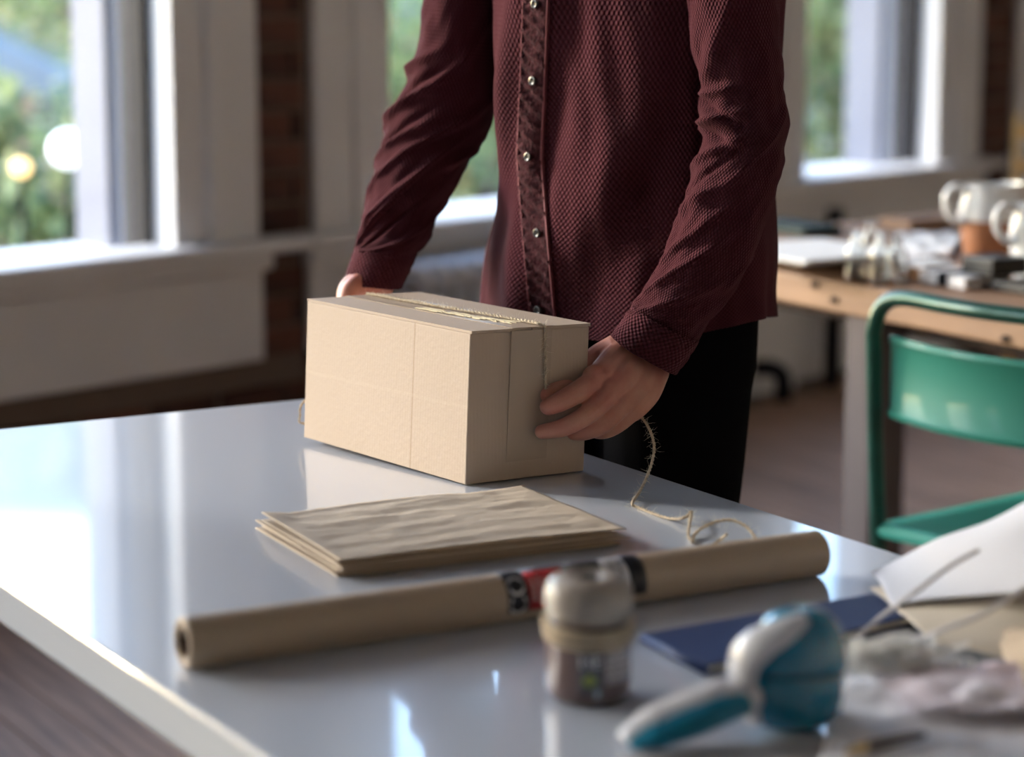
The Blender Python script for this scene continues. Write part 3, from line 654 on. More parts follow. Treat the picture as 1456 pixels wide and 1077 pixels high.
Q, R = smooth_path([dpt(.030, -.012, .060), dpt(.022, -.027, .078), dpt(.015, -.026, .092)], .006, 6)
Q, R = smooth_path([dpt(-.036, -.010, .010), dpt(-.044, -.014, .035), dpt(-.046, -.020, .058), dpt(-.036, -.026, .073), dpt(-.018, -.029, .084), dpt(-.002, -.028, .093)], [.010, .013, .015, .014, .011, .005], 8)
MB().tube(Q, R, 16, flat=.55).build('blade_arm', M_wpl, td, smooth=True)
Q, R = smooth_path([dpt(-.036, -.012, .030), dpt(-.060, -.018, .033), dpt(-.085, -.026, .026), dpt(-.115, -.032, .018), dpt(-.138, -.038, .009)], [.014, .0165, .018, .0165, .007], 8)
MB().tube(Q, R, 20, flat=.75).build('handle', M_wpl, td, smooth=True)
Q, R = smooth_path([dpt(-.046, -.027, .029), dpt(-.062, -.032, .028), dpt(-.088, -.040, .021), dpt(-.115, -.044, .013), dpt(-.134, -.043, .007)], [.0115, .015, .016, .014, .006], 8)
MB().tube(Q, R, 16, flat=.7).build('grip_inlay', mat('teal_grip', (.0, .17, .29), .3), td, smooth=True)

# ------------------------------------------------------------------ gift bag, tissue, ribbons, pen
M_gift = mat('white_bag_paper', (.60, .61, .68), .5, bump=(20, .1)); M_tan = mat('cream_lining', (.62, .54, .44), .7); M_kb = mat('tan_paper', (.42, .32, .23), .8)
gb = thing('gift_bag', 'white paper gift bag lying on its side at the right of the table', 'bag', atz(1420, 900, TZ))
g = [atz(1236, 838, TZ+.012), atz(1210, 905, TZ+.012), atY(1500, 905, 1.82), atY(1500, 690, 2.02)]
def bag_panel(c4, name, m_, amp, seed, dz=0):
    a, b, c, d = c4; R = []
    for i in range(31):
        r = []
        for j in range(31):
            u, v = i/30, j/30; p = (a*(1-u)+b*u)*(1-v)+(d*(1-u)+c*u)*v
            p = p+Z*(amp*(noise.noise(Vector((p.x*14, p.y*14, seed)))+.012/max(amp, .001)*math.sin(PI*u)*math.sin(PI*v)*.6)+dz); r.append(p)
        R.append(r)
    m = MB(); m.rings(R, False, False); o = m.build(name, m_, gb, smooth=True); q = o.modifiers.new('s', 'SOLIDIFY'); q.thickness = .0008; return o
bag_panel([atz(1238, 812, TZ+.012), atz(1268, 856, TZ+.018), atY(1560, 830, 1.90), atY(1500, 696, 2.06)], 'front_panel', M_gift, .005, 3)
bag_panel([atz(1236, 836, TZ+.0115), atz(1330, 915, TZ+.0115), atY(1560, 960, 1.84), atY(1520, 800, 2.03)], 'back_panel', M_tan, .004, 5)
def cord(P, r=.0021):
    Q, R = smooth_path(P, r, 8); MB().tube(Q, R, 10).build('rope_handle', mat('cord', (.55, .53, .55), .8, bump=(300, .6)), gb, smooth=True)
cord([atY(1392, 782, 1.955), atY(1350, 806, 1.95), atY(1300, 843, 1.94), atz(1250, 880, TZ+.02), atz(1222, 908, TZ+.008), atz(1226, 928, TZ+.004), atz(1262, 928, TZ+.006), atY(1330, 900, 1.87), atY(1400, 872, 1.86), atY(1470, 828, 1.87)])
tag(sheet('tan_paper_bag', [atz(1418, 905, TZ+.012), atz(1440, 985, TZ+.010), atz(1560, 985, TZ+.06), atz(1560, 880, TZ+.06)], 16, 16, .006, 15, M_kb, .01, 4), 'tan paper bag corner at the right frame edge under the gift bag', 'bag')
M_t1 = mat('white_tissue', (.88, .87, .93), .6); M_t2 = mat('pink_tissue', (.80, .66, .72), .6, vary=(12, .8, (.86, .84, .92))); M_t3 = mat('grey_cloth', (.40, .39, .41), .8, bump=(200, .3))
tag(sheet('tissue_sheet', [atz(1205, 968, TZ+.004), atz(1160, 1100, TZ+.003), atz(1560, 1110, TZ+.004), atz(1540, 960, TZ+.004)], 50, 50, .007, 14, M_t1, .004, 1), 'large white tissue sheet spread over the right corner of the table', 'tissue')
tag(sheet('tissue_sheet', [atz(1240, 962, TZ+.016), atz(1290, 1015, TZ+.014), atz(1520, 1020, TZ+.018), atz(1440, 950, TZ+.018)], 40, 40, .008, 18, M_t2, .008, 3), 'pink blotched tissue sheet on the white tissue beside the ribbons', 'tissue')
tag(sheet('grey_cloth', [atz(880, 1078, TZ+.001), atz(900, 1180, TZ+.001), atz(1320, 1180, TZ+.002), atz(1200, 1046, TZ+.002)], 40, 30, .002, 10, M_t3, .002, 6), 'flat grey cloth at the bottom edge under the pen', 'cloth')
# heap of white raffia
m = MB(); rnd = random.Random(3); c0 = atz(1262, 944, TZ+.022)
for k in range(110):
    a = rnd.uniform(0, 6.3); c = c0+Vector((rnd.gauss(0, .020), rnd.gauss(0, .010), rnd.uniform(-.006, .016))); r = rnd.uniform(.006, .018)
    pts = [c+Vector((math.cos(a+i*.5)*r*(1+.2*i), math.sin(a+i*.5)*r*.8, .004*math.sin(i+a))) for i in range(8)]
    m.tube(pts, .0017, 5, flat=.35)
o = m.build('raffia_heap', mat('white_raffia', (.95, .94, .92), .35, coat=.3), smooth=True); tag(o, 'heap of curled white raffia ribbon beside the teal dome', 'ribbon'); o['kind'] = 'stuff'
p0 = atz(1206, 1068, TZ+.010); p1 = atz(1312, 1046, TZ+.014); pn = thing('pen', 'slim dark pen with a gold tip at the bottom edge', 'pen', p0); d = p1-p0
MB().limb([p0+d*.22, p0+d*.6, p1], [.0033, .0033, .0028], 14).build('barrel', mat('dark_brown_lacquer', (.05, .035, .03), .25), pn, smooth=True)
MB().limb([p0-d*.02, p0+d*.1, p0+d*.215], [.0016, .0034, .0038], 14).build('gold_tip', mat('gold', (.85, .65, .35), .25, metal=1), pn, smooth=True)

# ------------------------------------------------------------------ the man
def shirt_material():
    m = mat('burgundy_waffle_cloth', (.062, .0135, .0195), .9, spec=.08, sheen=.16, vary=(7, .5, (.046, .0105, .015)))
    n = m.node_tree; b = n.nodes['Principled BSDF']; b.inputs['Sheen Tint'].default_value = (.75, .35, .4, 1); b.inputs['Sheen Roughness'].default_value = .5
    uv = n.nodes.new('ShaderNodeTexCoord'); sx = n.nodes.new('ShaderNodeSeparateXYZ'); n.links.new(uv.outputs['UV'], sx.inputs[0])
    def op(o_, a, b_=None):
        q = n.nodes.new('ShaderNodeMath'); q.operation = o_
        for i, s in enumerate((a, b_)):
            if s is None: continue
            if isinstance(s, (int, float)): q.inputs[i].default_value = s
            else: n.links.new(s, q.inputs[i])
        return q.outputs[0]
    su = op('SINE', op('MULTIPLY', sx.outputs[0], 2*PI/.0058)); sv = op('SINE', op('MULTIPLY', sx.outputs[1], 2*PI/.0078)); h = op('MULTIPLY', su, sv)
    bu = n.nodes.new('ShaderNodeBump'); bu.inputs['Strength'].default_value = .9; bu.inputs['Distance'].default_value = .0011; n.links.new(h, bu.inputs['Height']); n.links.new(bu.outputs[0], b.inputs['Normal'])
    # pit shading put into the colour: raised threads lighter than the pits
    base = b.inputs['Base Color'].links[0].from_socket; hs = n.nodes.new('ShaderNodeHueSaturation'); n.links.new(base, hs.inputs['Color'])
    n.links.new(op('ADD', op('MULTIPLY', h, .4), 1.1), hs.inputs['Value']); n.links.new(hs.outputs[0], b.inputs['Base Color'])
    return m
M_shirt = shirt_material()
M_seam = mat('burgundy_placket', (.085, .022, .028), .9, spec=.1, sheen=.05, vary=(200, .9, (.030, .008, .011)), bump=(330, 1.0))
M_skin = mat('skin', (.54, .275, .205), .45, vary=(26, .9, (.46, .165, .13)), bump=(150, .12))
M_skin.node_tree.nodes['Principled BSDF'].inputs['Subsurface Weight'].default_value = .08
M_skin.node_tree.nodes['Principled BSDF'].inputs['Subsurface Scale'].default_value = .01
M_pants = mat('black_denim', (.0035, .0035, .005), .95, spec=.05, bump=(200, .2))
cY = 2.955; cxy = Vector((atY(900, 200, cY).x, cY, 0))
SA = Vector((.81, -.58, 0)).normalized(); FA = Vector((-.58, -.81, 0)).normalized()
man = thing('person', 'man in burgundy waffle button shirt and black trousers tying the box', 'person', (cxy.x, cxy.y, 0))

def loft_cloth(name, R, m_, parent, ulen, vlen, thick=.0015):
    n = len(R[0]); mb = MB(); mb.rings(R, False, True); o = mb.build(name, m_, parent, smooth=True)
    uvl = o.data.uv_layers.new(name='UV'); nv = len(R)
    for p_ in o.data.polygons:
        vi = list(p_.vertices); cols = [v % n for v in vi]; wrap = max(cols)-min(cols) > n/2
        for li in p_.loop_indices:
            v = o.data.loops[li].vertex_index; c = v % n
            if wrap and c == 0: c = n
            uvl.data[li].uv = (c/n*ulen, (v//n)/(nv-1)*vlen)
    s = o.modifiers.new('s', 'SOLIDIFY'); s.thickness = thick; s.offset = -1
    return o
def G(x, s): return math.exp(-(x/s)**2)

# torso of the shirt: rows in z with left/right silhouette in the frame of the body
rows = [  # z, half width, half depth, centre shift along SA, shift along FA
    (.862, .198, .139, -.008, .002), (.90, .196, .136, -.007, .002), (.95, .193, .134, -.004, .0), (1.00, .186, .126, 0, 0), (1.06, .182, .123, 0, .0), (1.12, .183, .122, 0, .0),
    (1.18, .188, .123, 0, .002), (1.26, .194, .125, 0, 0), (1.34, .195, .118, 0, -.005), (1.40, .180, .100, 0, -.012), (1.45, .125, .080, 0, -.020), (1.485, .075, .068, 0, -.02)]
rr_ = cr(rows, 18)
def torso_pt(row, th, d=0):
    z, a, b, sx_, sy_ = row; c, s = math.cos(th), math.sin(th); pw = 2/2.05
    x = a*math.copysign(abs(c)**pw, c); y = b*math.copysign(abs(s)**pw, s)     # th=90deg is the front
    nrm = Vector((SA*(c/a)+FA*(s/b))).normalized()
    # drapery: long vertical folds, diagonal pulls to the armpit, gather at the waist
    k = 0
    fr = max(0, s)
    k += .006*math.sin(th*7+z*6+1.2)*G(z-.90, .13)*(.4+fr)
    k += .0085*noise.noise(Vector((c*2.4+z*1.6, s*2.4, z*3.0)))
    k += .0042*noise.noise(Vector((c*6+z*5, s*6-z*3, z*7+4)))
    k += .015*G(th-(2.15+(1.25-z)*1.0), .16)*G(z-1.17, .16)                    # pull from the far armpit to the belly
    k -= .014*G(th-(1.62+(1.25-z)*1.1), .15)*G(z-1.14, .16)
    k += .016*G(th-(1.32+(1.08-z)*1.6), .20)*G(z-1.03, .08)
    k -= .012*G(th-(1.05+(1.05-z)*1.3), .18)*G(z-1.03, .09)
    k += .014*G(th-(.75-(1.0-z)*.7), .16)*G(z-.96, .10)
    k += .007*G(th-1.95-(z-.9)*.8, .12)*G(z-.93, .09)
    return Vector((cxy.x, cxy.y, z))+SA*(x+sx_)+FA*(y+sy_)+nrm*(k+d)
NT = 260
def hem(row, th):                         # shirt tail: higher at the sides
    z = row[0]; e = max(0, 1-(z-.862)/.09); side = abs(math.cos(th))**3
    r = np.array(row); r[0] = z+.024*side*e; return r
R = [[torso_pt(hem(r, 2*PI*j/NT), 2*PI*j/NT) for j in range(NT)] for r in rr_]
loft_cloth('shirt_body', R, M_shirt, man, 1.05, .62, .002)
# placket
def th_for(row, X):
    best = 0; lo, hi = 1.2, 2.9
    for _ in range(30):
        mid = (lo+hi)/2
        if px(torso_pt(row, mid, .003))[0] > X: lo = mid
        else: hi = mid
    return (lo+hi)/2
LT_ = [(-20, 744), (0, 744), (110, 740), (223, 735), (328, 743), (440, 753), (520, 758)]
def plk(mb, off0, off1, d, rim=True):
    R = []
    for r in rr_:
        if r[0] > 1.40: break
        y = px(torso_pt(r, 2.0))[1]; xl = lerp_table(LT_, max(-19, y)); ring = []
        t0 = th_for(r, xl+off0); t1 = th_for(r, xl+off1)
        for j in range(9):
            th = t0+(t1-t0)*j/8; ring.append(torso_pt(hem(r, th), th, d+(.0022*noise.noise(Vector((j*.8, r[0]*150, 3)))+.0012*math.sin(r[0]*330+j) if rim else 0)))
        for j in range(8, -1, -1):
            th = t0+(t1-t0)*j/8; ring.append(torso_pt(hem(r, th), th, -.0005))
        R.append(ring)
    mb.rings(R); return mb
rows_fine = cr(rows, 60); rr_keep = rr_; rr_ = [np.array(x) for x in rows_fine]
plk(MB(), 0, 35, .0032).build('placket', M_seam, man, smooth=True)
plk(MB(), -.6, .9, .0040, False).build('placket_seam', mat('burgundy_seam', (.20, .055, .065), .8), man, smooth=True)
plk(MB(), 34, 35.8, .0044, False).build('placket_edge', mat('burgundy_seam', (0, 0, 0)), man, smooth=True)
M_btn = mat('grey_button', (.045, .04, .038), .3, coat=.4)
for bx, by in ((762, 5), (759, 114), (752, 223), (765, 328), (766, 436)):
    row = min(rr_, key=lambda r: abs(px(torso_pt(r, 2.0))[1]-by)); th = th_for(row, bx); p = torso_pt(row, th, .005)
    nr = (torso_pt(row, th, .02)-torso_pt(row, th, .0)).normalized(); m = MB(); m.lathe([(.0008, .0012), (.0030, .0010), (.0042, .0018), (.0054, .0016), (.0056, 0), (.0050, -.0012), (.0008, -.0012)], p, 24, nr)
    b_ = m.build('button', M_btn, man, sharp=40)
    for a in range(4):
        q = p+nr*.0012; e = nr.cross(Z).normalized(); f_ = nr.cross(e); m = MB(); m.ball(q+(e*math.cos(a*PI/2+.7)+f_*math.sin(a*PI/2+.7))*.0015, .0007, 6); m.build('hole', M_black, b_, smooth=True)
rr_ = rr_keep
# sleeves from outline pairs: (left x,y, right x,y, depth, depth radius)
def sleeve(name, T, seed, folds, k=16, n=150):
    rows = cr(T, k); R = []; M = len(rows)
    for i, r in enumerate(rows):
        a = atY(r[0], r[1], r[4]); b = atY(r[2], r[3], r[4]+(r[6] if len(r) > 6 else 0)); c = (a+b)/2; h = (b-a)/2; v = i/(M-1); ring = []
        dn = Vector((0, 1, 0)); dn = (dn-h.normalized()*dn.dot(h.normalized())).normalized()*r[5]
        for j in range(n):
            th = 2*PI*j/n; cs, sn = math.cos(th), math.sin(th); d = h*cs-dn*sn; nr = (h.normalized()*cs-dn.normalized()*sn).normalized()
            kk = .0040*noise.noise(Vector((cs*1.6, sn*1.6, v*16+seed)))+.0022*noise.noise(Vector((cs*3.5+v*9, sn*3.5, v*26+seed)))
            for v0, th0, sl_, wv, wt, amp in folds:
                dt = (th-th0+PI) % (2*PI)-PI
                kk += amp*G(v-v0-sl_*dt, wv)*G(dt, wt)
            ring.append(c+d+nr*kk)
        R.append(ring)
    L = sum(((Vector(R[i+1][0])-Vector(R[i][0])).length) for i in range(M-1))
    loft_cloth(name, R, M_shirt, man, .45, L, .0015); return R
# near (left) arm; theta: 0 = picture right, 90 deg = towards the camera, 180 = picture left
foldsL = [(.36, 2.6, .03, .016, .7, .010), (.41, 2.5, -.05, .014, .8, -.009), (.46, 2.7, .05, .017, .8, .012), (.50, 2.5, -.04, .013, .7, -.008), (.55, 2.7, .06, .016, .8, .009), (.60, 2.5, .10, .014, .8, -.006), (.66, 2.5, .08, .018, .9, .007),
          (.74, 2.3, .12, .018, .8, .006), (.82, 2.2, .14, .018, .8, .006), (.28, 2.4, .10, .03, .7, .006), (.20, 1.9, .15, .03, .6, .005), (.48, 1.0, .16, .02, .7, .004), (.90, 1.9, .1, .015, 1.0, .005)]
TL = [(958, -150, 1060, -185, 2.83, .060), (968, -70, 1092, -95, 2.82, .062), (975, 5, 1106, -5, 2.80, .062), (982, 70, 1111, 60, 2.79, .060), (999, 118, 1115, 115, 2.785, .058), (992, 152, 1119, 165, 2.78, .056), (1001, 190, 1118, 205, 2.775, .055), (986, 238, 1108, 250, 2.765, .054),
      (975, 278, 1094, 308, 2.75, .051), (958, 330, 1070, 368, 2.735, .048), (938, 375, 1040, 418, 2.72, .045), (914, 415, 1008, 462, 2.705, .042), (893, 443, 988, 493, 2.695, .041)]
sleeve('sleeve', TL, 2, foldsL)
foldsR = [(.34, 2.8, .06, .016, .9, .008), (.40, 2.5, .10, .015, .9, -.007), (.46, 2.7, .10, .017, .9, .009), (.52, 2.4, .12, .015, .9, -.006), (.57, 2.6, .1, .016, .9, .007), (.64, 2.4, .14, .016, .8, .006), (.72, 2.0, .18, .018, .8, .009), (.80, 2.2, .22, .016, .7, .010), (.87, 2.0, .18, .014, .8, -.007), (.30, 1.4, .12, .02, .9, .006), (.48, 1.2, .12, .02, .9, .006), (.60, .5, .05, .02, .7, .006), (.92, 1.6, .1, .014, 1.2, .006)]
TR = [(640, -150, 740, -120, 3.08, .060), (612, -70, 726, -60, 3.08, .062), (600, 5, 712, 10, 3.08, .062), (592, 70, 712, 85, 3.08, .060), (576, 118, 708, 140, 3.08, .058), (552, 170, 694, 188, 3.075, .056), (541, 215, 673, 222, 3.06, .055), (527, 262, 650, 264, 3.04, .052),
      (516, 305, 626, 305, 3.02, .048), (508, 338, 612, 338, 3.0, .045), (504, 352, 588, 366, 2.985, .040)]
sleeve('sleeve', TR, 7, foldsR)
def cuff(T, k=8):
    rows = cr(T, k); R = []; n = 64
    for i, r in enumerate(rows):
        a = atY(r[0], r[1], r[4]); b = atY(r[2], r[3], r[4]); c = (a+b)/2; h = (b-a)/2; dn = Vector((0, 1, 0)); dn = (dn-h.normalized()*dn.dot(h.normalized())).normalized()*r[5]
        R.append([c+h*math.cos(t)-dn*math.sin(t)+(h.normalized()*math.cos(t)-dn.normalized()*math.sin(t))*.0012*noise.noise(Vector((math.cos(t)*3, math.sin(t)*3, i*.5))) for t in [2*PI*j/n for j in range(n)]])
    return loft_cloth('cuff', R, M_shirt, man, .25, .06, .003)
cuff([(899, 434, 994, 486, 2.695, .043), (884, 456, 980, 508, 2.69, .0425), (868, 477, 962, 532, 2.682, .041)])
cuff([(506, 348, 594, 362, 2.985, .041), (497, 374, 584, 384, 2.978, .040), (489, 398, 572, 410, 2.968, .038)])
# yoke over the shoulders, closing the sleeve heads
ym = MB(); yb = Vector((cxy.x, cxy.y, 0))
ym.limb([yb-SA*.12+Z*1.405-FA*.012, yb+Z*1.425-FA*.018, yb+SA*.12+Z*1.405-FA*.012], [.068, .066, .068], 24)
for q0, sd_ in ((TL, 1), (TR, -1)):
    a = (atY(q0[0][0], q0[0][1], q0[0][4])+atY(q0[0][2], q0[0][3], q0[0][4]))/2
    ym.limb([yb+SA*sd_*.11+Z*1.40-FA*.012, yb.lerp(Vector((a.x, a.y, 0)), .8)+Z*1.40, a+Z*.012], [.070, .066, .0505], 24)
ye = remesh(ym, 'shirt_yoke', .006, 6); ye.materials.clear(); ye.materials.append(M_shirt); yo = bpy.data.objects.new('shirt_yoke', ye); C.objects.link(yo); yo.parent = man; yo.matrix_parent_inverse = Matrix.Translation(man.location).inverted()
# collar
m = MB(); m.lathe([(.062, 0), (.066, .0), (.070, .035), (.064, .038), (.058, .035)], Vector((cxy.x, cxy.y, 1.470))+FA*-.015, 40); m.build('collar', M_shirt, man, smooth=True)

# body: core
def W(pxy, Y): return atY(pxy[0], pxy[1], Y)
neck = Vector((cxy.x, cxy.y, 1.45))-FA*.02
b0 = MB()
for sx_ in (-1, 1):
    hip = Vector((cxy.x, cxy.y, .90))+SA*(.064 if sx_ > 0 else -.088)
    b0.limb([Vector((cxy.x, cxy.y, 1.36))+SA*sx_*.10-FA*.01, Vector((cxy.x, cxy.y, 1.15))+SA*sx_*.09, Vector((cxy.x, cxy.y, .98))+SA*sx_*.085], [.085, .088, .09])
    b0.limb([hip, hip-Z*.42+FA*.01, hip-Z*.80-FA*.01], [.085, .058, .042]); b0.limb([hip-Z*.81-FA*.02, hip-Z*.845+FA*.06, hip-Z*.86+FA*.14], [.042, .035, .028])
    b0.limb([Vector((cxy.x, cxy.y, 1.40))+SA*sx_*.06-FA*.015, Vector((cxy.x, cxy.y, 1.385))+SA*sx_*.10-FA*.01], [.055, .05])
b0.limb([Vector((cxy.x, cxy.y, 1.375))+SA*.11-FA*.01, W((1030, -60), 2.81), W((1058, 180), 2.78)], [.036, .036, .030]); b0.limb([W((1058, 185), 2.78), W((1008, 340), 2.742), W((932, 480), 2.692)], [.030, .026, .021])
b0.limb([Vector((cxy.x, cxy.y, 1.375))-SA*.11-FA*.01, W((665, -40), 3.08), W((635, 170), 3.075)], [.045, .036, .028]); b0.limb([W((630, 180), 3.07), W((572, 310), 3.015), W((537, 388), 2.972)], [.028, .025, .021])
hd = Vector((cxy.x, cxy.y, 1.62))+FA*.035; HM = Matrix((SA, -FA, Z)).transposed()@Matrix.Rotation(.35, 3, 'X')
b0.limb([neck, hd-Z*.06-FA*.03], [.056, .054]); b0.ball(hd+Z*.02-FA*.01, .1, 16, HM, (.76, .95, 1.05)); b0.ball(hd-Z*.055+FA*.04, .06, 12, HM, (.9, .95, .95))
b0.limb([hd+HM@Vector((0, -.092, .015)), hd+HM@Vector((0, -.109, -.018))], [.007, .0105]); b0.ball(hd+HM@Vector((0, -.094, -.058)), .018, 8, HM, (1.3, .6, .6)); b0.ball(hd+HM@Vector((0, -.082, -.098)), .025, 8, HM)
for s_ in (-1, 1): b0.ball(hd+HM@Vector((s_*.078, .0, -.01)), .030, 10, HM, (.35, .7, 1.1)); b0.ball(hd+HM@Vector((s_*.032, -.088, .036)), .018, 8, HM, (1.3, .5, .5))
core_me = remesh(b0, 'core', .006, 5)
# hands: fine mesh
def near_hand():
    m = MB(); p = lambda x, y, Y: atY(740+x/5.386, 440+y/5.386, Y)
    wr = [p(860, 330, 2.688), p(985, 400, 2.690)]
    fore = atY(955, 455, 2.70)
    # wrist + forearm stub
    m.limb([fore+Vector((-.008, 0, 0)), p(860, 320, 2.690), p(740, 400, 2.672)], [.026, .0225, .020]); m.limb([fore+Vector((.012, 0, 0)), p(1000, 420, 2.692), p(930, 560, 2.672)], [.026, .0225, .019])
    # metacarpals
    m.limb([p(800, 330, 2.684), p(700, 430, 2.662), p(585, 545, 2.640)], [.019, .018, .0155])
    m.limb([p(880, 380, 2.680), p(790, 520, 2.655), p(690, 635, 2.636)], [.020, .019, .0150])
    m.limb([p(950, 430, 2.682), p(880, 590, 2.660), p(780, 720, 2.640)], [.020, .018, .0145])
    m.limb([p(1020, 480, 2.686), p(960, 640, 2.668), p(860, 770, 2.650)], [.018, .0165, .0135])
    # fingers
    m.limb([p(585, 545, 2.640), p(430, 640, 2.616), p(300, 710, 2.604), p(215, 745, 2.604)], [.0145, .0125, .0112, .0098])
    m.limb([p(690, 635, 2.636), p(520, 800, 2.608), p(330, 905, 2.596), p(165, 938, 2.601)], [.0140, .0115, .0102, .0082])
    m.limb([p(780, 720, 2.640), p(640, 870, 2.622), p(500, 935, 2.620), p(410, 945, 2.630)], [.0132, .0112, .0100, .0086])
    m.limb([p(860, 770, 2.650), p(745, 880, 2.640), p(650, 930, 2.638), p(590, 940, 2.646)], [.0125, .0100, .0092, .0080])
    # knuckles
    m.ball(p(570, 525, 2.638), .0150, 8); m.ball(p(675, 620, 2.635), .0148, 8); m.ball(p(768, 705, 2.640), .0142, 8); m.ball(p(835, 640, 2.665), .022, 8); m.ball(p(745, 500, 2.662), .020, 8)
    # thumb, on the far side, pinching the twine against the index
    m.limb([p(740, 330, 2.690), p(590, 400, 2.690), p(430, 530, 2.668), p(310, 610, 2.640), p(215, 655, 2.622)], [.021, .0180, .0135, .0120, .0098])
    return m
hn = near_hand(); hand_n = remesh(hn, 'hand', .0013, 3, .5)
def far_hand():
    m = MB(); c = lambda x, y, Y: atY(x, y, Y)
    m.limb([c(545, 372, 2.982), c(528, 402, 2.968), c(520, 414, 2.962)], [.028, .024, .021])
    for k in range(4):
        a = c(500+k*14, 410, 2.950+.008*k); kn = c(492+k*15, 424+k*2, 2.94+.015*k)
        m.limb([c(522+k*4, 400, 2.965), a, kn], [.019, .016, .0125])
        m.limb([kn, kn+Vector((-.006, .003, -.035)), kn+Vector((-.002, .001, -.060)), kn+Vector((.004, -.004, -.075))], [.0115, .0102, .0092, .0078])
    m.limb([c(524, 398, 2.958), c(508, 406, 2.945), c(496, 416, 2.93), c(490, 434, 2.92)], [.017, .014, .0112, .009])
    return m
hand_f = remesh(far_hand(), 'hand', .0017, 5, .5)
bmj = bmesh.new()
for me_ in (core_me, hand_n, hand_f): bmj.from_mesh(me_)
bme = bpy.data.meshes.new('body'); bmj.to_mesh(bme); bmj.free()
for p_ in bme.polygons: p_.use_smooth = True
bme.materials.clear(); bme.materials.append(M_skin); bo = bpy.data.objects.new('body', bme); C.objects.link(bo); bo.parent = man; bo.matrix_parent_inverse = Matrix.Translation(man.location).inverted()
# nails of the near hand
M_nail = mat('nail', (.60, .36, .29), .3, coat=.4)
# hair, eyes
m = MB(); m.ball(hd+Z*.035-FA*.022, .106, 18, HM, (.80, .95, 1.02)); hm_ = m.mesh('hair', True)
b2 = bmesh.new(); b2.from_mesh(hm_); inv = HM.inverted()
dl = [v for v in b2.verts if (inv@(v.co-hd)).y < -.045 and (inv@(v.co-hd)).z < .085 or (inv@(v.co-hd)).z < -.055]; bmesh.ops.delete(b2, geom=dl, context='VERTS'); b2.to_mesh(hm_); b2.free()
hm_.materials.append(mat('brown_hair', (.06, .035, .02), .6, bump=(200, .8), stretch=(1, 1, .2))); ho = bpy.data.objects.new('hair', hm_); C.objects.link(ho); ho.parent = man; ho.matrix_parent_inverse = Matrix.Translation(man.location).inverted()
sm_ = ho.modifiers.new('s', 'SOLIDIFY'); sm_.thickness = .006
for s_ in (-1, 1):
    ec = hd+HM@Vector((s_*.032, -.0905, .020)); m = MB(); m.ball(ec, .0115, 10, HM, (1.1, .8, .55)); e_ = m.build('eye', mat('eye_white', (.62, .58, .55), .3), man, smooth=True)
    m = MB(); m.ball(ec+HM@Vector((0, -.0072, -.001)), .0048, 8, HM, (1, .55, 1)); m.build('iris', mat('iris', (.05, .03, .02), .2), e_, smooth=True)
    m = MB(); m.limb([hd+HM@Vector((s_*.014, -.103, .040)), hd+HM@Vector((s_*.033, -.104, .047)), hd+HM@Vector((s_*.052, -.092, .042))], [.0035, .004, .0025], 8); m.build('eyebrow', mat('brown_hair', (0, 0, 0)), man, smooth=True)
m = MB(); m.limb([hd+HM@Vector((-.022, -.098, -.058)), hd+HM@Vector((0, -.106, -.056)), hd+HM@Vector((.022, -.098, -.058))], [.003, .0055, .003], 10); m.build('lips', mat('lip_skin', (.40, .16, .13), .4), man, smooth=True)
# trousers
tz = MB()
def bc(z, s, f): return Vector((cxy.x, cxy.y, z))+SA*s+FA*f
for s_ in (-1, 1):
    o_ = .064 if s_ > 0 else -.092
    tz.limb([bc(.985, o_*.95, -.005), bc(.90, o_, -.004), bc(.82, o_, -.004)], [.095, .100, .098], 24)
    tz.limb([bc(.84, o_, -.004), bc(.70, o_-.004, -.002), bc(.48, o_*.95, .012), bc(.28, o_, -.005), bc(.12, o_, -.015)], [.098, .090, .076, .068, .062], 24)
tm = remesh(tz, 'trousers', .006, 5); tm.materials.clear(); tm.materials.append(M_pants)
to = bpy.data.objects.new('trousers', tm); C.objects.link(to); to.parent = man; to.matrix_parent_inverse = Matrix.Translation(man.location).inverted()
for s_ in (-1, 1):
    m = MB(); hp_ = bc(0, .064 if s_ > 0 else -.092, 0)
    m.limb([hp_-FA*.05+Z*.052, hp_+FA*.03+Z*.058, hp_+FA*.10+Z*.046, hp_+FA*.18+Z*.034], [.042, .046, .042, .030], 20)
    for i, v in enumerate(m.v):
        if v[2] < .004: m.v[i] = (v[0], v[1], .004)
    m.build('shoe', mat('dark_leather', (.02, .013, .01), .4), man, smooth=True)

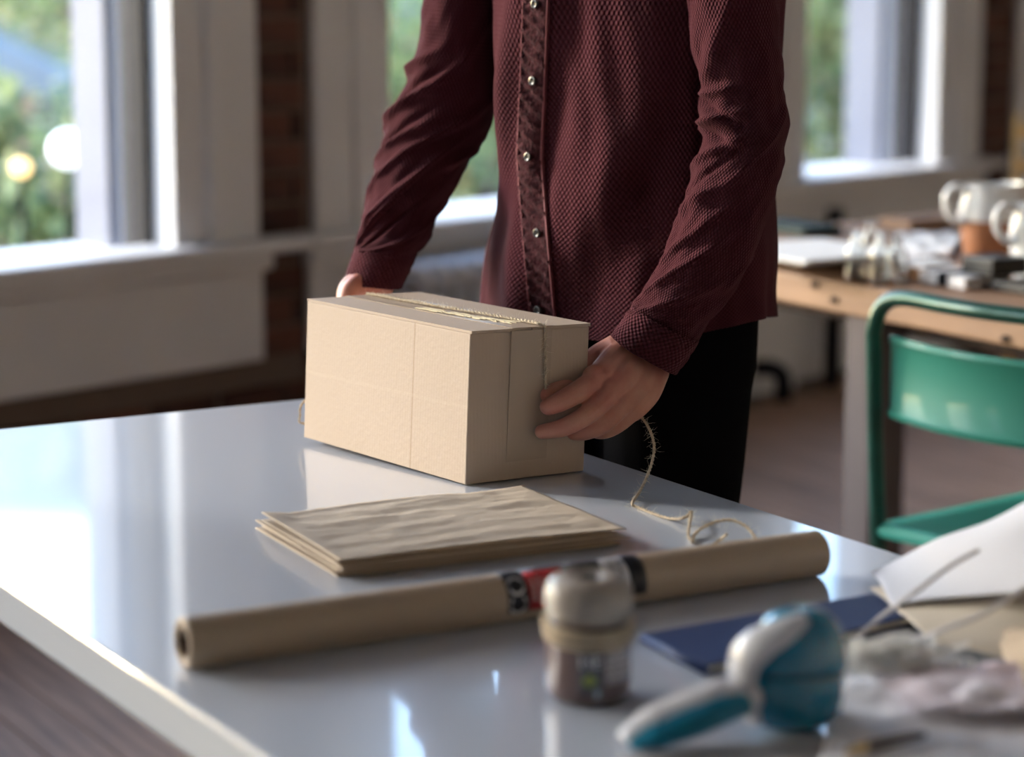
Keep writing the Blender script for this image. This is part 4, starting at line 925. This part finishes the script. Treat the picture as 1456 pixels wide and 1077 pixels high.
# ------------------------------------------------------------------ outside: ground, hedges, trees, car, house, lamps
M_ground = mat('pale_paving', (.30, .30, .29), .8, vary=(1.5, .6, (.22, .22, .21)))
m = MB(); m.box(WO, WD, WN, Z, -60, 60, -60, -TH-.02, -.6, -.35); struct(m.build('ground', M_ground))
def leafy(name): 
    m = bpy.data.materials.new(name); m.use_nodes = True; n = m.node_tree; b = n.nodes['Principled BSDF']; b.inputs['Roughness'].default_value = .25
    g = n.nodes.new('ShaderNodeNewGeometry'); cr_ = n.nodes.new('ShaderNodeValToRGB'); e = cr_.color_ramp.elements
    e[0].color = (.07, .14, .06, 1); e[1].color = (.74, .70, .34, 1); k = e.new(.45); k.color = (.30, .40, .15, 1); k = e.new(.8); k.color = (.62, .62, .26, 1); k = e.new(.93); k.color = (.48, .30, .22, 1)
    n.links.new(g.outputs['Random Per Island'], cr_.inputs[0]); n.links.new(cr_.outputs[0], b.inputs['Base Color'])
    tr = n.nodes.new('ShaderNodeBsdfTranslucent'); n.links.new(cr_.outputs[0], tr.inputs[0]); mx = n.nodes.new('ShaderNodeMixShader'); mx.inputs[0].default_value = .4
    n.links.new(b.outputs[0], mx.inputs[1]); n.links.new(tr.outputs[0], mx.inputs[2]); n.links.new(mx.outputs[0], n.nodes['Material Output'].inputs[0]); return m
M_leaf = leafy('leaves'); M_bark = mat('bark', (.10, .07, .05), .9, bump=(30, .5))
def shrub(x, Y, z0, rx, rz, n, label, seed, group, tree=False):
    rnd = random.Random(seed); X = (x-728)/F*Y/cp*cp; base = Vector((X, Y, -.35))
    t = thing('garden_tree' if tree else 'garden_shrub', label, 'tree' if tree else 'shrub', base, group); m = MB()
    lobes = [(Vector((X+rnd.uniform(-.6, .6)*rx, Y+rnd.uniform(-.6, .6)*rx, z0+rnd.uniform(-.55, .65)*rz)), rnd.uniform(.35, .6)*rx) for _ in range(9)]
    for k in range(n):
        c, r = rnd.choice(lobes); d = Vector([rnd.gauss(0, 1) for _ in range(3)]).normalized(); p = c+d*r*rnd.uniform(.7, 1.05)
        if p.z < -.3: continue
        a = Vector([rnd.gauss(0, 1) for _ in range(3)]).normalized(); b = a.cross(d+Vector((.1, .2, .3))).normalized(); s = rnd.uniform(.035, .08)
        k0 = len(m.v); m.v += [tuple(p-a*s), tuple(p+b*s*.45), tuple(p+a*s), tuple(p-b*s*.45)]; m.f.append((k0, k0+1, k0+2, k0+3))
    o = m.build('foliage', M_leaf, t); o['kind'] = 'stuff'
    m = MB()
    for k in range(5):
        c, r = lobes[k]; Q, R = smooth_path([base, base.lerp(c, .5)+Vector((rnd.uniform(-.1, .1), 0, .1)), c], [.06 if tree else .035, .04 if tree else .02, .012], 4); m.tube(Q, R, 6)
    m.build('stems', M_bark, t, smooth=True)
gr = 'shrubs outside the windows'
shrub(20, 9.7, .15, 1.0, .75, 5200, 'tall leafy shrub seen through the left window', 1, gr)
shrub(170, 10.2, .10, .9, .7, 4200, 'yellow green shrub right of it in the left window', 2, gr)
shrub(-60, 17.5, 1.8, 1.4, 1.5, 5200, 'bushy tree beyond the left window frame', 3, 'trees outside', True)
shrub(585, 15.5, .5, 1.0, 1.0, 4200, 'green shrub seen through the window behind the raised sleeve', 4, gr)
shrub(680, 15.0, .3, .8, .8, 3000, 'low shrub behind the man, seen under his arm', 5, gr)
shrub(1165, 14.5, .7, .9, 1.1, 4600, 'bright green shrub seen through the right window', 6, gr)
shrub(1205, 16.5, 1.5, 1.3, 1.6, 3600, 'tree standing behind the right window shrub', 7, 'trees outside', True)
shrub(190, 16.5, 2.0, 1.5, 1.6, 5200, 'tree outside at the right edge of the left window', 8, 'trees outside', True)
# parked car beyond the left hedge
M_car = mat('dark_car_paint', (.03, .032, .038), .2, coat=1); M_cgl = mat('car_glass', (.25, .28, .30), .1)
cc_ = Vector((-3.5, 12.6, -.35)); car = thing('parked_car', 'dark parked car behind the shrubs outside the left window', 'car', cc_); dX = Vector((1, .15, 0)).normalized(); dY = Vector((-.15, 1, 0)).normalized()
def cs(y, ins): return [cc_+dX*a+dY*y+Z*(b-ins*.0) for a, b in ((-2.1, .35), (-2.15, .7), (-1.2, .92), (-.9, .95), (1.5, .98), (2.0, .9), (2.1, .5), (2.05, .28))]
m = MB(); m.rings([cs(-.85, 0), cs(0, 0), cs(.85, 0)]); m.build('body', M_car, car, bevel=.05)
m = MB(); m.rings([[cc_+dX*a+dY*y*(.88 if b > 1.2 else 1)+Z*b for a, b in ((-1.1, .93), (-.5, 1.36), (.7, 1.40), (1.5, .97))] for y in (-.8, .8)]); m.build('cabin_glass', M_cgl, car, bevel=.04)
m = MB(); m.rings([[cc_+dX*a+dY*y+Z*b for a, b in ((-.45, 1.37), (-.3, 1.42), (.6, 1.44), (.75, 1.40))] for y in (-.7, .7)]); m.build('roof', M_car, car, bevel=.03)
for a in (-1.35, 1.3):
    for y in (-.82, .82): m = MB(); m.lathe([(.05, -.1), (.3, -.1), (.33, -.06), (.33, .06), (.3, .1), (.05, .1)], cc_+dX*a+dY*y+Z*.33, 24, dY); m.build('wheel', M_black, car, sharp=40)
# house across the way
hs = thing('pale_house', 'pale clapboard house across the street seen through the windows', 'house', (2, 27, -.35)); M_cl = mat('pale_clapboard', (.52, .56, .60), .7)
for k in range(28): m = MB(); m.box((2, 27, -.35+k*.2), (1, -.05, 0), (.05, 1, 0), Z, -9, 8, 0-.02*(k % 1), 5, 0, .185); m.build('clapboard', M_cl, hs)
for x in (-6.8, -3.5, .5, 3.4, 6): m = MB(); m.box((2+x, 26.95-x*.05, .35), (1, 0, 0), (0, 1, 0), Z, -.5, .5, -.06, .1, 0, 1.3); f_ = m.build('window', M_black, hs); m = MB(); m.box((2+x, 26.95-x*.05, .35), (1, 0, 0), (0, 1, 0), Z, -.44, .44, -.075, -.062, .06, 1.24); m.build('pane', M_cgl, f_)
m = MB(); m.rings([[Vector((2+x, y, z)) for y, z in ((26.5, 5.2), (29.5, 7.0), (32.5, 5.2))] for x in (-9.4, 8.4)]); m.build('roof', mat('dark_shingle', (.08, .08, .09), .8), hs)
for X_, Y_, Z_, r_, col, st, lb in ((97, 212, 8.2, .062, (.95, .97, 1), 1.6, 'white globe garden lamp among the shrubs outside the left window'), (30, 238, 8.1, .030, (1, .62, .25), 2.6, 'small warm lit garden lamp left of the white globe')):
    p = atY(X_, Y_, Z_); t = thing('garden_lamp', lb, 'lamp', (p.x, p.y, -.35)); m = MB(); m.ball(p, r_, 12); m.build('globe', mat('lamp_%d' % X_, col, .4, emis=(col, st)), t, smooth=True)
    m = MB(); m.tube([Vector((p.x, p.y, -.35)), p-Z*r_], .012, 8); m.build('pole', M_black, t)
